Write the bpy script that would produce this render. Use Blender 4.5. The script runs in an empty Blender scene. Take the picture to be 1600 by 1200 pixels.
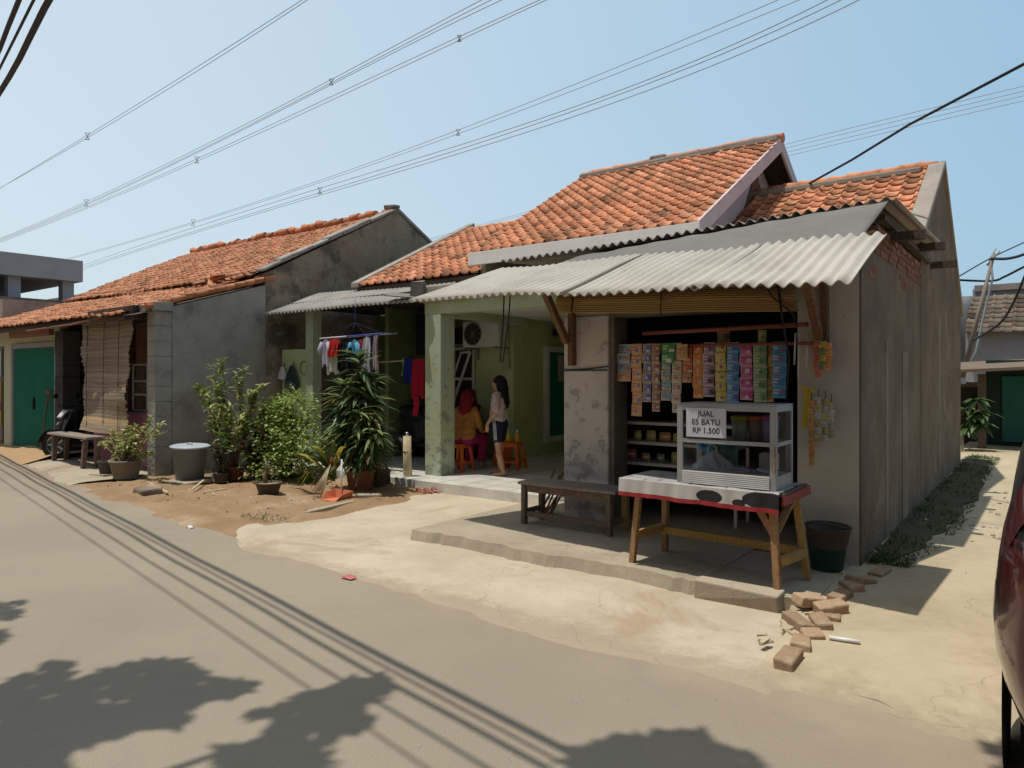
import bpy, math, random
from mathutils import Vector, Matrix
C = bpy.context.scene
COL = C.collection
R = random.Random(7)
V = Vector
PI = math.pi

# ------------------------------------------------------------------ camera geometry (only used to read sizes off the photo)
FPX, CXP, HYP, CAMH, YAW = 1107.0, 800.0, 588.0, 1.6, math.radians(37)
SN, CS = math.sin(YAW), math.cos(YAW)
def ray(px, py):
    l = (px-CXP)/FPX; u = (HYP-py)/FPX
    return V((-SN+l*CS, CS+l*SN, u))
def atY(px, py, y):
    r = ray(px, py); return V((0, 0, CAMH))+r*(y/r.y)
def atX(px, py, x):
    r = ray(px, py); return V((0, 0, CAMH))+r*(x/r.x)
def atZ(px, py, z):
    r = ray(px, py); return V((0, 0, CAMH))+r*((z-CAMH)/r.z)

# ------------------------------------------------------------------ mesh builder
class MB:
    def __init__(self):
        self.v = []; self.f = []; self.m = []; self.c = []; self.sm = []
        self.col = (1, 1, 1); self.mi = 0; self.smooth = False
    def vert(self, p):
        self.v.append((p[0], p[1], p[2])); return len(self.v)-1
    def face(self, idx, c=None):
        self.f.append(tuple(idx)); self.m.append(self.mi); self.c.append(c or self.col); self.sm.append(self.smooth)
    def poly(self, pts, c=None):
        self.face([self.vert(p) for p in pts], c)
    def box(self, x0, x1, y0, y1, z0, z1, c=None, jit=0):
        P = [(x, y, z) for z in (z0, z1) for y in (y0, y1) for x in (x0, x1)]
        if jit: P = [(a+R.uniform(-jit, jit), b+R.uniform(-jit, jit), d+R.uniform(-jit, jit)) for a, b, d in P]
        b = [self.vert(p) for p in P]
        for q in ((0, 2, 3, 1), (4, 5, 7, 6), (0, 1, 5, 4), (2, 6, 7, 3), (0, 4, 6, 2), (1, 3, 7, 5)):
            self.face([b[i] for i in q], c)
    def obox(self, cen, size, M=None, c=None, jit=0):
        M = M or Matrix.Identity(3)
        P = []
        for z in (-.5, .5):
            for y in (-.5, .5):
                for x in (-.5, .5):
                    p = M @ V((x*size[0], y*size[1], z*size[2])) + V(cen)
                    if jit: p += V((R.uniform(-jit, jit), R.uniform(-jit, jit), R.uniform(-jit, jit)))
                    P.append(p)
        b = [self.vert(p) for p in P]
        for q in ((0, 2, 3, 1), (4, 5, 7, 6), (0, 1, 5, 4), (2, 6, 7, 3), (0, 4, 6, 2), (1, 3, 7, 5)):
            self.face([b[i] for i in q], c)
    def bar(self, p0, p1, w, h, up=(0, 0, 1), c=None, jit=0):
        p0, p1 = V(p0), V(p1); d = p1-p0; L = d.length; d.normalize()
        s = d.cross(V(up)); 
        if s.length < 1e-4: s = d.cross(V((1, 0, 0)))
        s.normalize(); n = s.cross(d)
        M = Matrix((s, d, n)).transposed()
        self.obox((p0+p1)/2, (w, L, h), M, c, jit)
    def tube(self, pts, r, n=8, cap=True, c=None):
        pts = [V(p) for p in pts]; rs = r if isinstance(r, (list, tuple)) else [r]*len(pts)
        rings = []; prev = None
        for i, p in enumerate(pts):
            d = (pts[min(i+1, len(pts)-1)]-pts[max(i-1, 0)]).normalized()
            if prev is None:
                a = d.cross(V((0, 0, 1)))
                if a.length < 1e-3: a = d.cross(V((1, 0, 0)))
            else:
                a = prev-d*prev.dot(d)
                if a.length < 1e-4: a = d.cross(V((1, 0, .3)))
            a.normalize(); b = d.cross(a); prev = a
            rings.append([self.vert(p+(a*math.cos(2*PI*k/n)+b*math.sin(2*PI*k/n))*rs[i]) for k in range(n)])
        s0 = self.smooth; self.smooth = True
        for i in range(len(rings)-1):
            for k in range(n):
                self.face((rings[i][k], rings[i][(k+1) % n], rings[i+1][(k+1) % n], rings[i+1][k]), c)
        self.smooth = s0
        if cap:
            self.face(rings[0][::-1], c); self.face(rings[-1], c)
    def lathe(self, prof, cen, n=24, c=None, cap=True, M=None, sx=1, sy=1):
        cen = V(cen); rings = []
        for r, z in prof:
            ring = []
            for k in range(n):
                p = V((r*math.cos(2*PI*k/n)*sx, r*math.sin(2*PI*k/n)*sy, z))
                if M: p = M @ p
                ring.append(self.vert(cen+p))
            rings.append(ring)
        s0 = self.smooth; self.smooth = True
        for i in range(len(rings)-1):
            for k in range(n):
                self.face((rings[i][k], rings[i][(k+1) % n], rings[i+1][(k+1) % n], rings[i+1][k]), c)
        self.smooth = s0
        if cap:
            self.face(rings[0][::-1], c); self.face(rings[-1], c)
    def prism(self, poly, off, c=None):
        off = V(off); a = [self.vert(p) for p in poly]; b = [self.vert(V(p)+off) for p in poly]; n = len(a)
        self.face(a[::-1], c); self.face(b, c)
        for i in range(n): self.face((a[i], a[(i+1) % n], b[(i+1) % n], b[i]), c)
    def grid(self, fn, nu, nv, c=None, colfn=None):
        g = [[self.vert(fn(i/nu, j/nv)) for i in range(nu+1)] for j in range(nv+1)]
        for j in range(nv):
            for i in range(nu):
                self.face((g[j][i], g[j][i+1], g[j+1][i+1], g[j+1][i]), colfn(i, j) if colfn else c)
    def slab(self, fn, nu, nv, th, c=None):            # grid with thickness; fn returns (point, normal)
        a = []; b = []
        for j in range(nv+1):
            ra = []; rb = []
            for i in range(nu+1):
                p, n = fn(i/nu, j/nv); ra.append(self.vert(p)); rb.append(self.vert(V(p)-V(n)*th))
            a.append(ra); b.append(rb)
        for j in range(nv):
            for i in range(nu):
                self.face((a[j][i], a[j][i+1], a[j+1][i+1], a[j+1][i]), c)
                self.face((b[j][i], b[j+1][i], b[j+1][i+1], b[j][i+1]), c)
        for i in range(nu):
            self.face((a[0][i], b[0][i], b[0][i+1], a[0][i+1]), c)
            self.face((a[nv][i+1], b[nv][i+1], b[nv][i], a[nv][i]), c)
        for j in range(nv):
            self.face((a[j+1][0], b[j+1][0], b[j][0], a[j][0]), c)
            self.face((a[j][nu], b[j][nu], b[j+1][nu], a[j+1][nu]), c)
    def leaf(self, p, d, n, L, W, bend=.3, c=None, seg=2):   # folded leaf blade
        p, d, n = V(p), V(d).normalized(), V(n)
        s = d.cross(n)
        if s.length < 1e-3: s = d.cross(V((.3, .5, .8)))
        s.normalize(); n = s.cross(d).normalized()
        prof = {1: [.0, 0], 2: [.12, 1, 0], 3: [.35, 1, .7, 0], 4: [.5, 1, .95, .6, 0], 5: [.5, .9, 1, .9, .6, 0]}[seg]
        rows = []
        for i in range(seg+1):
            t = i/seg; q = p+d*(L*t)-n*(bend*L*t*t); w = W*.5*prof[i]
            if prof[i] == 0: rows.append([self.vert(q)])
            else: rows.append([self.vert(q-s*w+n*w*.35), self.vert(q), self.vert(q+s*w+n*w*.35)])
        for i in range(seg):
            a, b = rows[i], rows[i+1]
            if len(b) == 1:
                self.face((a[0], a[1], b[0]), c); self.face((a[1], a[2], b[0]), c)
            else:
                self.face((a[0], a[1], b[1], b[0]), c); self.face((a[1], a[2], b[2], b[1]), c)
    def build(self, name, mats, parent=None, loc=None, bevel=0, local=False):
        if not isinstance(mats, (list, tuple)): mats = [mats]
        o0 = wloc(parent)+(V(loc) if (loc is not None and parent is None) else V((0, 0, 0)))
        if local: o0 = V((0, 0, 0))
        me = bpy.data.meshes.new(name)
        me.from_pydata([(a-o0.x, b-o0.y, d-o0.z) for a, b, d in self.v], [], self.f)
        for m in mats: me.materials.append(m)
        me.polygons.foreach_set('material_index', self.m)
        me.polygons.foreach_set('use_smooth', self.sm)
        ca = me.color_attributes.new('Col', 'FLOAT_COLOR', 'CORNER')
        buf = []
        for f, c in zip(self.f, self.c):
            buf += [c[0], c[1], c[2], 1.0]*len(f)
        ca.data.foreach_set('color', buf)
        me.update()
        o = bpy.data.objects.new(name, me); COL.objects.link(o)
        if parent is not None: o.parent = parent
        elif loc is not None: o.location = loc
        if bevel:
            b = o.modifiers.new('bevel', 'BEVEL'); b.width = bevel; b.segments = 2; b.limit_method = 'ANGLE'; b.angle_limit = math.radians(50)
        return o

WL = {}
def wloc(o):
    r = V((0, 0, 0))
    while o is not None:
        r += o.location; o = o.parent
    return r
def tag(o, label=None, cat=None, group=None, kind=None):
    if label: o['label'] = label
    if cat: o['category'] = cat
    if group: o['group'] = group
    if kind: o['kind'] = kind
    return o
def thing(name, label, cat, loc=(0, 0, 0), group=None):
    o = bpy.data.objects.new(name, None); COL.objects.link(o); o.location = loc; o.empty_display_size = .1
    return tag(o, label, cat, group)
def copy_tree(o, parent=None):
    c = o.copy(); COL.objects.link(c)
    if parent is not None: c.parent = parent
    for ch in [x for x in bpy.data.objects if x.parent == o]: copy_tree(ch, c)
    return c
def bakemods(o):
    dg = bpy.context.evaluated_depsgraph_get(); dg.update()
    me = bpy.data.meshes.new_from_object(o.evaluated_get(dg))
    o.modifiers.clear(); o.data = me
    return o
def rotz(a): return Matrix.Rotation(a, 3, 'Z')
def eul(x, y, z): return Matrix.Rotation(z, 3, 'Z') @ Matrix.Rotation(y, 3, 'Y') @ Matrix.Rotation(x, 3, 'X')

# ------------------------------------------------------------------ materials
class NT:
    def __init__(self, name):
        self.mat = bpy.data.materials.new(name); self.mat.use_nodes = True
        self.t = self.mat.node_tree; self.t.nodes.clear()
        self.out = self.t.nodes.new('ShaderNodeOutputMaterial')
        self.tc = self.t.nodes.new('ShaderNodeTexCoord')
        self.co = self.tc.outputs['Object']
    def n(self, typ, **kw):
        nd = self.t.nodes.new(typ)
        for k, v in kw.items(): setattr(nd, k, v)
        return nd
    def l(self, a, b): self.t.links.new(a, b)
    def noise(self, scale, detail=6, rough=.6, vec=None, dist=0):
        nd = self.n('ShaderNodeTexNoise'); nd.inputs['Scale'].default_value = scale; nd.inputs['Detail'].default_value = detail
        nd.inputs['Roughness'].default_value = rough; nd.inputs['Distortion'].default_value = dist
        self.l(vec or self.co, nd.inputs['Vector']); return nd.outputs['Fac']
    def ramp(self, fac, a, b, c0=0., c1=1.):
        m = self.n('ShaderNodeMapRange', interpolation_type='SMOOTHSTEP'); self.l(fac, m.inputs['Value'])
        m.inputs['From Min'].default_value = a; m.inputs['From Max'].default_value = b
        m.inputs['To Min'].default_value = c0; m.inputs['To Max'].default_value = c1
        return m.outputs['Result']
    def mix(self, fac, a, b, mode='MIX'):
        m = self.n('ShaderNodeMix', data_type='RGBA', blend_type=mode)
        for s, v in ((m.inputs[0], fac), (m.inputs[6], a), (m.inputs[7], b)):
            if hasattr(v, 'is_linked') or hasattr(v, 'links'): self.l(v, s)
            elif isinstance(v, (int, float)): s.default_value = v
            else: s.default_value = (v[0], v[1], v[2], 1)
        return m.outputs[2]
    def math(self, op, a, b=None):
        m = self.n('ShaderNodeMath', operation=op)
        for s, v in ((m.inputs[0], a), (m.inputs[1], b)):
            if v is None: continue
            if hasattr(v, 'links'): self.l(v, s)
            else: s.default_value = v
        return m.outputs[0]
    def scaled(self, s):
        m = self.n('ShaderNodeMapping'); m.inputs['Scale'].default_value = s; self.l(self.co, m.inputs['Vector']); return m.outputs['Vector']
    def sep(self):
        s = self.n('ShaderNodeSeparateXYZ'); self.l(self.co, s.inputs[0]); return s.outputs
    def finish(self, col, rough=.85, bump=None, bstr=.3, bdist=.01, spec=.3, metal=0, transl=0, alpha=None):
        b = self.n('ShaderNodeBsdfPrincipled')
        if hasattr(col, 'links'): self.l(col, b.inputs['Base Color'])
        else: b.inputs['Base Color'].default_value = (*col[:3], 1)
        if hasattr(rough, 'links'): self.l(rough, b.inputs['Roughness'])
        else: b.inputs['Roughness'].default_value = rough
        b.inputs['Specular IOR Level'].default_value = spec; b.inputs['Metallic'].default_value = metal
        if bump is not None:
            bn = self.n('ShaderNodeBump'); bn.inputs['Strength'].default_value = bstr; bn.inputs['Distance'].default_value = bdist
            self.l(bump, bn.inputs['Height']); self.l(bn.outputs[0], b.inputs['Normal'])
        sh = b.outputs[0]
        if transl:
            t = self.n('ShaderNodeBsdfTranslucent'); mx = self.n('ShaderNodeMixShader'); mx.inputs[0].default_value = transl
            if hasattr(col, 'links'): self.l(col, t.inputs['Color'])
            else: t.inputs['Color'].default_value = (*col[:3], 1)
            self.l(sh, mx.inputs[1]); self.l(t.outputs[0], mx.inputs[2]); sh = mx.outputs[0]
        self.l(sh, self.out.inputs['Surface'])
        return self.mat

def mat(name, c1, c2=None, scale=6, rough=.85, bump=.25, bscale=30, bdist=.01, spec=.3, metal=0, stains=(), attr=False, transl=0, stretch=None, detail=6, rnd=0):
    t = NT(name)
    if stretch: t.co = t.scaled(stretch)
    c2 = c2 or [x*.75 for x in c1]
    f = t.ramp(t.noise(scale, detail), .3, .7)
    col = t.mix(f, c1, c2)
    for (sc, ss, a, b, amt) in stains:                       # stain colour, noise scale, from, to, amount
        col = t.mix(t.ramp(t.noise(ss, 8, .65), a, b, 0, amt), col, sc)
    if attr:
        a = t.n('ShaderNodeAttribute', attribute_name='Col')
        col = t.mix(1.0, col, a.outputs['Color'], 'MULTIPLY')
    if rnd:
        oi = t.n('ShaderNodeObjectInfo'); hs = t.n('ShaderNodeHueSaturation')
        t.l(t.ramp(oi.outputs['Random'], 0, 1, 1-rnd, 1+rnd), hs.inputs['Value']); t.l(col, hs.inputs['Color']); col = hs.outputs['Color']
    bm = t.noise(bscale, 8, .65) if bump else None
    return t.finish(col, rough, bm, bump, bdist, spec, metal, transl)

M = {}
M['asphalt'] = None
def ground_mats():
    t = NT('dusty_asphalt'); s = t.sep()
    big = t.ramp(t.noise(.5, 6), .3, .7); fine = t.ramp(t.noise(90, 4, .8), .3, .75)
    col = t.mix(big, (.262, .212, .155), (.305, .25, .183))
    col = t.mix(t.ramp(t.noise(3.5, 8, .7), .55, .8, 0, .35), col, (.20, .172, .13))
    col = t.mix(t.ramp(fine, .2, .9, 0, .38), col, (.15, .13, .10)); col = t.mix(t.ramp(t.noise(190, 3, .8), .62, .78, 0, .55), col, (.42, .36, .28)); col = t.mix(t.ramp(t.noise(1.1, 8, .7, dist=1.2), .54, .66, 0, .35), col, (.225, .195, .155)); col = t.mix(t.ramp(t.noise(2.3, 9, .75), .66, .72, 0, .4), col, (.16, .14, .115))
    d = t.math('ADD', s[1], t.math('MULTIPLY', t.math('SUBTRACT', t.noise(1.6, 7), .5), 1.6))
    d = t.math('ADD', d, t.math('MULTIPLY', s[0], .11))
    col = t.mix(t.ramp(d, 3.1, 3.9, 0, .55), col, (.37, .295, .205))
    crack = t.n('ShaderNodeTexVoronoi', feature='DISTANCE_TO_EDGE'); crack.inputs['Scale'].default_value = .55
    w = t.n('ShaderNodeVectorMath', operation='ADD'); nn = t.n('ShaderNodeTexNoise'); nn.inputs['Scale'].default_value = 2.2
    t.l(t.co, nn.inputs['Vector']); t.l(t.co, w.inputs[0]); t.l(nn.outputs['Color'], w.inputs[1]); t.l(w.outputs[0], crack.inputs['Vector'])
    col = t.mix(t.ramp(crack.outputs['Distance'], .002, .0, 0, .12), col, (.12, .10, .08))
    M['asphalt'] = t.finish(col, .9, t.noise(140, 6, .8), .35, .006, .25)
    for nm, a, b, dirt in (('concrete_apron', (.50, .425, .32), (.40, .335, .245), (.32, .225, .14)), ('alley_concrete', (.48, .395, .27), (.405, .33, .22), (.30, .235, .145)), ('terrace_concrete', (.40, .34, .255), (.32, .27, .20), (.22, .17, .12))):
        t = NT(nm)
        col = t.mix(t.ramp(t.noise(1.3, 7), .3, .7), a, b)
        col = t.mix(t.ramp(t.noise(.8, 9, .7, dist=.6), .50, .68, 0, .75), col, dirt); col = t.mix(t.ramp(t.noise(2.7, 10, .8, dist=.4), .60, .70, 0, .45), col, [x*.7 for x in dirt]); col = t.mix(t.ramp(t.noise(1.7, 9, .75, dist=.8), .58, .70, 0, .25), col, (.54, .48, .39))
        col = t.mix(t.ramp(t.noise(7, 8, .75), .5, .8, 0, .45), col, [x*.6 for x in a])
        col = t.mix(t.ramp(t.noise(55, 5, .8), .55, .8, 0, .35), col, [x*1.25 for x in a])
        if nm != 'terrace_concrete':
            s = t.sep(); dd = t.math('ADD', s[1], t.math('MULTIPLY', t.math('SUBTRACT', t.noise(3.6, 10, .78), .5), 1.0)); col = t.mix(t.ramp(dd, 4.02, 3.72, 0, .8), col, (.31, .25, .175))
        crack = t.n('ShaderNodeTexVoronoi', feature='DISTANCE_TO_EDGE'); crack.inputs['Scale'].default_value = .42
        w = t.n('ShaderNodeVectorMath', operation='ADD'); nn = t.n('ShaderNodeTexNoise'); nn.inputs['Scale'].default_value = 1.7; nn.inputs['Detail'].default_value = 8
        t.l(t.co, nn.inputs['Vector']); t.l(t.co, w.inputs[0]); t.l(nn.outputs['Color'], w.inputs[1]); t.l(w.outputs[0], crack.inputs['Vector'])
        col = t.mix(t.ramp(crack.outputs['Distance'], .0035, .0, 0, .30), col, (.13, .10, .07))
        hb = t.math('ADD', t.noise(60, 8, .75), t.math('MULTIPLY', t.noise(5, 6), 2.5))
        M[nm] = t.finish(col, .9, hb, .5, .012, .2)
    M['dirt'] = mat('dry_dirt', (.25, .16, .088), (.315, .215, .125), 2.2, .95, .8, 35, .02, .1, stains=(((.17, .11, .065), 4, .55, .75, .7), ((.44, .36, .25), 1.1, .55, .75, .6), ((.12, .09, .06), 30, .6, .75, .5)))
    M['sand'] = mat('orange_sand', (.42, .27, .14), (.36, .24, .14), 3, .95, .8, 30, .02, .1)
ground_mats()
mold = ((.055, .055, .055), 5.5, .54, .64, .8)
def plaster(nm, c1, c2, stains, bump=.35, bs=22): M[nm] = mat(nm, c1, c2, 1.6, .92, bump, bs, .035 if nm in ('left_render', 'dark_block') else .012, .15, stains=stains)
plaster('grey_render', (.20, .168, .132), (.15, .127, .10), (((.12, .105, .09), 1.2, .5, .75, .6), ((.34, .30, .26), 7, .58, .72, .5), ((.09, .08, .07), 14, .62, .75, .5)))
plaster('shop_plaster', (.55, .505, .425), (.45, .415, .35), (((.24, .21, .18), 1.3, .55, .75, .5), ((.14, .13, .12), 17, .66, .75, .6)))
plaster('pillar_plaster', (.56, .525, .48), (.48, .45, .41), (((.10, .10, .105), 9, .53, .64, .75), ((.56, .53, .48), 12, .6, .7, .5)), .5)
plaster('dark_block', (.29, .225, .16), (.37, .285, .20), (((.075, .065, .055), 1.5, .46, .64, .8), ((.42, .36, .29), 3, .60, .72, .6), ((.34, .18, .11), 1.0, .56, .70, .6), ((.06, .052, .045), 9, .60, .70, .6)), 1.0, 9)
plaster('left_render', (.36, .325, .28), (.27, .245, .212), (((.10, .092, .084), 1.6, .5, .72, .75), ((.30, .28, .255), 7, .58, .7, .6), ((.09, .08, .075), 18, .6, .72, .5)), .9, 14)
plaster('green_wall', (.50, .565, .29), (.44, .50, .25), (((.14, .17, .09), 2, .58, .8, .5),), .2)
plaster('green_column', (.27, .31, .20), (.25, .265, .13), (((.10, .105, .105), 8, .56, .64, .8), ((.33, .40, .36), 1.2, .5, .65, .7)), .4)
plaster('white_ceiling', (.74, .72, .66), (.66, .64, .58), (((.35, .30, .22), 1.5, .6, .8, .5),), .1)
plaster('fascia_paint', (.80, .775, .73), (.72, .69, .65), (((.42, .40, .37), 3, .6, .78, .5),), .15)
plaster('pink_rake', (.60, .52, .52), (.52, .43, .43), (((.30, .14, .13), 4, .58, .68, .7),), .15)
plaster('mortar', (.34, .30, .25), (.26, .225, .19), (((.13, .11, .09), 5, .55, .7, .6),), .8, 15)
plaster('pink_wall', (.36, .16, .24), (.30, .14, .17), (((.17, .09, .10), 3, .55, .7, .6), ((.42, .36, .22), 4, .62, .7, .6)), .3)
plaster('cream_wall', (.55, .53, .36), (.48, .46, .31), (((.25, .22, .15), 3, .6, .75, .5),), .2)
plaster('unlit_inside', (.055, .046, .036), (.035, .03, .026), ())  # near black: the shade inside rooms and openings is put into the colour
plaster('shaded_green', (.19, .235, .10), (.14, .17, .075), ())  # green wall paint darkened, the bay's shade is in the colour
plaster('far_grey', (.33, .335, .35), (.30, .30, .315), (((.2, .2, .2), .8, .6, .8, .4),), .1)
plaster('far_brown', (.18, .15, .125), (.11, .095, .085), ())
plaster('black_block', (.05, .048, .045), (.085, .08, .075), ())
M['brick'] = mat('raw_brick', (.25, .115, .07), (.19, .095, .06), 9, .95, .6, 40, .01, .1, stains=(((.36, .31, .25), 12, .55, .7, .6),), attr=True)
M['paving_brick'] = mat('dusty_brick', (.37, .265, .175), (.29, .185, .115), 9, .95, .7, 50, .008, .1, stains=(((.47, .39, .28), 6, .5, .7, .7),), attr=True, rnd=.15)
M['tile'] = mat('clay_tile', (.66, .30, .16), (.54, .22, .11), 5, .85, .4, 60, .006, .25, stains=(((.085, .058, .045), 2.3, .53, .70, .75), ((.60, .34, .19), 9, .58, .7, .5)), attr=True)
M['old_tile'] = mat('old_clay_tile', (.54, .25, .14), (.46, .20, .105), 4, .9, .4, 60, .006, .2, stains=(((.10, .06, .045), 3, .56, .74, .7), ((.52, .32, .20), 7, .55, .7, .5)), attr=True)
M['grey_tile'] = mat('grey_brown_tile', (.20, .155, .11), (.13, .105, .08), 4, .9, .4, 40, .01, .2, attr=True)
M['asbestos'] = mat('pale_corrugated_sheet', (.47, .435, .375), (.385, .35, .30), 1.8, .9, .35, 60, .006, .2, stains=(((.26, .23, .20), 2.6, .55, .8, .6), ((.17, .15, .135), 25, .6, .72, .5)))
M['grey_asbestos'] = mat('grey_corrugated_sheet', (.34, .315, .28), (.26, .24, .21), 2, .9, .35, 60, .006, .2, stains=(((.15, .13, .12), 3, .55, .8, .6),))
M['flash'] = mat('grey_flashing_felt', (.17, .157, .14), (.14, .13, .115), 2, .8, .3, 4, .03, .3, stains=(((.14, .13, .12), 4, .6, .75, .5),))
def wood(nm, c1, c2, stretch=(30, 3, 30)): M[nm] = mat(nm, c1, c2, 1.5, .8, .4, 3, .004, .25, stretch=stretch, stains=(((c1[0]*.4, c1[1]*.38, c1[2]*.35), 2, .55, .75, .6),))
wood('old_wood', (.20, .145, .10), (.12, .085, .06)); wood('brown_wood', (.21, .115, .06), (.12, .065, .035)); wood('dark_wood', (.10, .07, .048), (.06, .042, .03))
wood('warm_wood', (.36, .21, .10), (.24, .135, .065)); wood('yellow_wood', (.42, .26, .09), (.28, .17, .06)); wood('bamboo', (.52, .43, .28), (.42, .33, .2), (20, 20, 4))
wood('grey_wood', (.30, .25, .20), (.2, .165, .13))
M['blind'] = mat('bamboo_slats', (.37, .30, .215), (.26, .205, .15), 1.5, .85, .4, 8, .003, .2, stretch=(1.2, 6, 55), attr=True)
M['blind_warm'] = mat('rolled_bamboo', (.40, .255, .115), (.31, .195, .09), 1.5, .8, .5, 8, .004, .2, stretch=(1.2, 40, 60), attr=True)
def damp(nm, c1, c2, mould, z1, amt=.85):
    t = NT(nm); s = t.sep()
    col = t.mix(t.ramp(t.noise(1.4, 6), .38, .62), c1, c2)
    d = t.math('SUBTRACT', t.noise(6.5, 9, .72), t.math('MULTIPLY', s[2], .075/z1))
    col = t.mix(t.ramp(d, .475, .56, 0, amt), col, mould)
    col = t.mix(t.ramp(t.noise(13, 8, .7), .62, .72, 0, .55), col, [x*1.2 for x in c1])
    col = t.mix(t.ramp(t.noise(3.2, 7, .7), .60, .74, 0, .45), col, [x*.55 for x in c2])
    M[nm] = t.finish(col, .93, t.noise(26, 9, .7), .5, .012, .12)
damp('green_column', (.39, .435, .32), (.36, .385, .22), (.17, .18, .18), 1.5, .75)
damp('pillar_plaster', (.56, .525, .48), (.50, .47, .425), (.23, .23, .235), 1.7, .7)
def streaky(nm, c1, c2):
    t = NT(nm); base = t.co
    col = t.mix(t.ramp(t.noise(1.5, 7), .35, .65), c1, c2)
    col = t.mix(t.ramp(t.noise(1.0, 9, .72, dist=.5), .54, .66, 0, .6), col, [x*1.35 for x in c1])
    st = t.scaled((5, 5, .35)); col = t.mix(t.ramp(t.noise(1.0, 8, .7, vec=st), .52, .70, 0, .38), col, [x*.45 for x in c2])
    col = t.mix(t.ramp(t.noise(1.7, 7, .7, vec=t.scaled((9, 9, .5))), .60, .74, 0, .28), col, [x*1.5 for x in c1])
    col = t.mix(t.ramp(t.noise(8, 9, .75), .58, .70, 0, .55), col, [x*.55 for x in c2])
    col = t.mix(t.ramp(t.noise(2.4, 8, .7), .66, .74, 0, .6), col, (.16, .085, .055))
    hb = t.math('ADD', t.noise(30, 9, .7), t.math('MULTIPLY', t.noise(4, 7), 2.0))
    M[nm] = t.finish(col, .94, hb, .8, .03, .1)
streaky('side_render', (.225, .172, .12), (.168, .126, .088))
def plain(nm, c, rough=.5, **k): M[nm] = mat(nm, c, [x*.86 for x in c], 4, rough, k.pop('bump', .05), 20, .004, **k)
plain('white_paint', (.68, .67, .64)); plain('aluminium', (.36, .365, .36), .45, metal=.35); plain('alu_dark', (.30, .31, .31), .5, metal=.3)
plain('white_plastic', (.70, .70, .68), .35); plain('grey_plastic', (.165, .17, .165), .5); plain('lid_plastic', (.42, .46, .50), .4)
plain('green_shutter', (.012, .19, .13), .5, stains=(((.05, .13, .09), 3, .5, .75, .5),)); plain('dark_green', (.012, .045, .035), .5); plain('teal_door', (.02, .16, .125), .5)
plain('orange_plastic', (.62, .13, .03), .4); plain('dustpan_orange', (.60, .20, .10), .45); plain('black_plastic', (.022, .022, .024), .4); plain('rubber', (.02, .02, .02), .8)
plain('red_paint', (.27, .045, .038), .6); plain('red_cloth', (.45, .025, .03), .9); plain('yellow_plastic', (.60, .42, .03), .4); plain('tile_white', (.66, .64, .58), .25, stains=(((.42, .36, .27), 2, .5, .75, .6),))
plain('clay_pot', (.24, .095, .055), .85, bump=.4); plain('dark_pot', (.075, .06, .05), .7); plain('cement_pot', (.22, .19, .16), .9, bump=.5); plain('steel', (.45, .45, .46), .3, metal=.9); plain('rust', (.22, .10, .06), .8)
plain('cable', (.025, .025, .03), .6); pass
plain('hv_wire', (.34, .37, .40), .6); plain('white_rod', (.66, .66, .68), .5)
M['skin'] = mat('skin', (.40, .225, .14), (.35, .19, .115), 6, .55, .1, 60, .002, .35)
M['hair'] = mat('black_hair', (.008, .007, .007), (.014, .012, .011), 6, .6, .5, 6, .004, .15, stretch=(40, 40, 3))
M['film'] = None
def film():
    t = NT('printed_film'); a = t.n('ShaderNodeAttribute', attribute_name='Col')
    col = t.mix(t.ramp(t.noise(70, 3), .4, .7, 0, .12), a.outputs['Color'], (.7, .68, .62))
    M['film'] = t.finish(col, .28, t.noise(28, 3), .35, .006, .5)
    t = NT('painted'); a = t.n('ShaderNodeAttribute', attribute_name='Col'); M['painted'] = t.finish(a.outputs['Color'], .5, t.noise(20, 3), .1, .004, .3)
    t = NT('woven_cloth'); a = t.n('ShaderNodeAttribute', attribute_name='Col')
    M['cloth'] = t.finish(a.outputs['Color'], .95, t.noise(60, 6), .25, .004, .1, transl=.12)
    t = NT('leaf_surface'); a = t.n('ShaderNodeAttribute', attribute_name='Col')
    M['leaf'] = t.finish(a.outputs['Color'], .42, None, 0, 0, .5, transl=.40)
    t = NT('clear_glass'); g = t.n('ShaderNodeBsdfGlossy'); g.inputs['Roughness'].default_value = .03; tr = t.n('ShaderNodeBsdfTransparent'); tr.inputs[0].default_value = (.90, .93, .93, 1)
    fr = t.n('ShaderNodeFresnel'); fr.inputs[0].default_value = 1.45; mx = t.n('ShaderNodeMixShader'); t.l(fr.outputs[0], mx.inputs[0]); t.l(tr.outputs[0], mx.inputs[1]); t.l(g.outputs[0], mx.inputs[2]); t.l(mx.outputs[0], t.out.inputs['Surface']); M['glass'] = t.mat
    t = NT('thin_plastic_bag'); d = t.n('ShaderNodeBsdfPrincipled'); d.inputs['Base Color'].default_value = (.62, .62, .66, 1); d.inputs['Roughness'].default_value = .25
    tr = t.n('ShaderNodeBsdfTransparent'); mx = t.n('ShaderNodeMixShader'); mx.inputs[0].default_value = .38; t.l(tr.outputs[0], mx.inputs[1]); t.l(d.outputs[0], mx.inputs[2]); t.l(mx.outputs[0], t.out.inputs['Surface']); M['bag'] = t.mat
    t = NT('car_paint'); d = t.n('ShaderNodeBsdfPrincipled'); d.inputs['Base Color'].default_value = (.075, .012, .012, 1); d.inputs['Roughness'].default_value = .25; d.inputs['Metallic'].default_value = .4; d.inputs['Coat Weight'].default_value = .8; d.inputs['Coat Roughness'].default_value = .05
    t.l(d.outputs[0], t.out.inputs['Surface']); M['car_paint'] = t.mat
    t = NT('lamp_glass'); d = t.n('ShaderNodeBsdfPrincipled'); d.inputs['Base Color'].default_value = (.30, .006, .008, 1); d.inputs['Roughness'].default_value = .1; t.l(d.outputs[0], t.out.inputs['Surface']); M['tail_red'] = t.mat
film()

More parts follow.
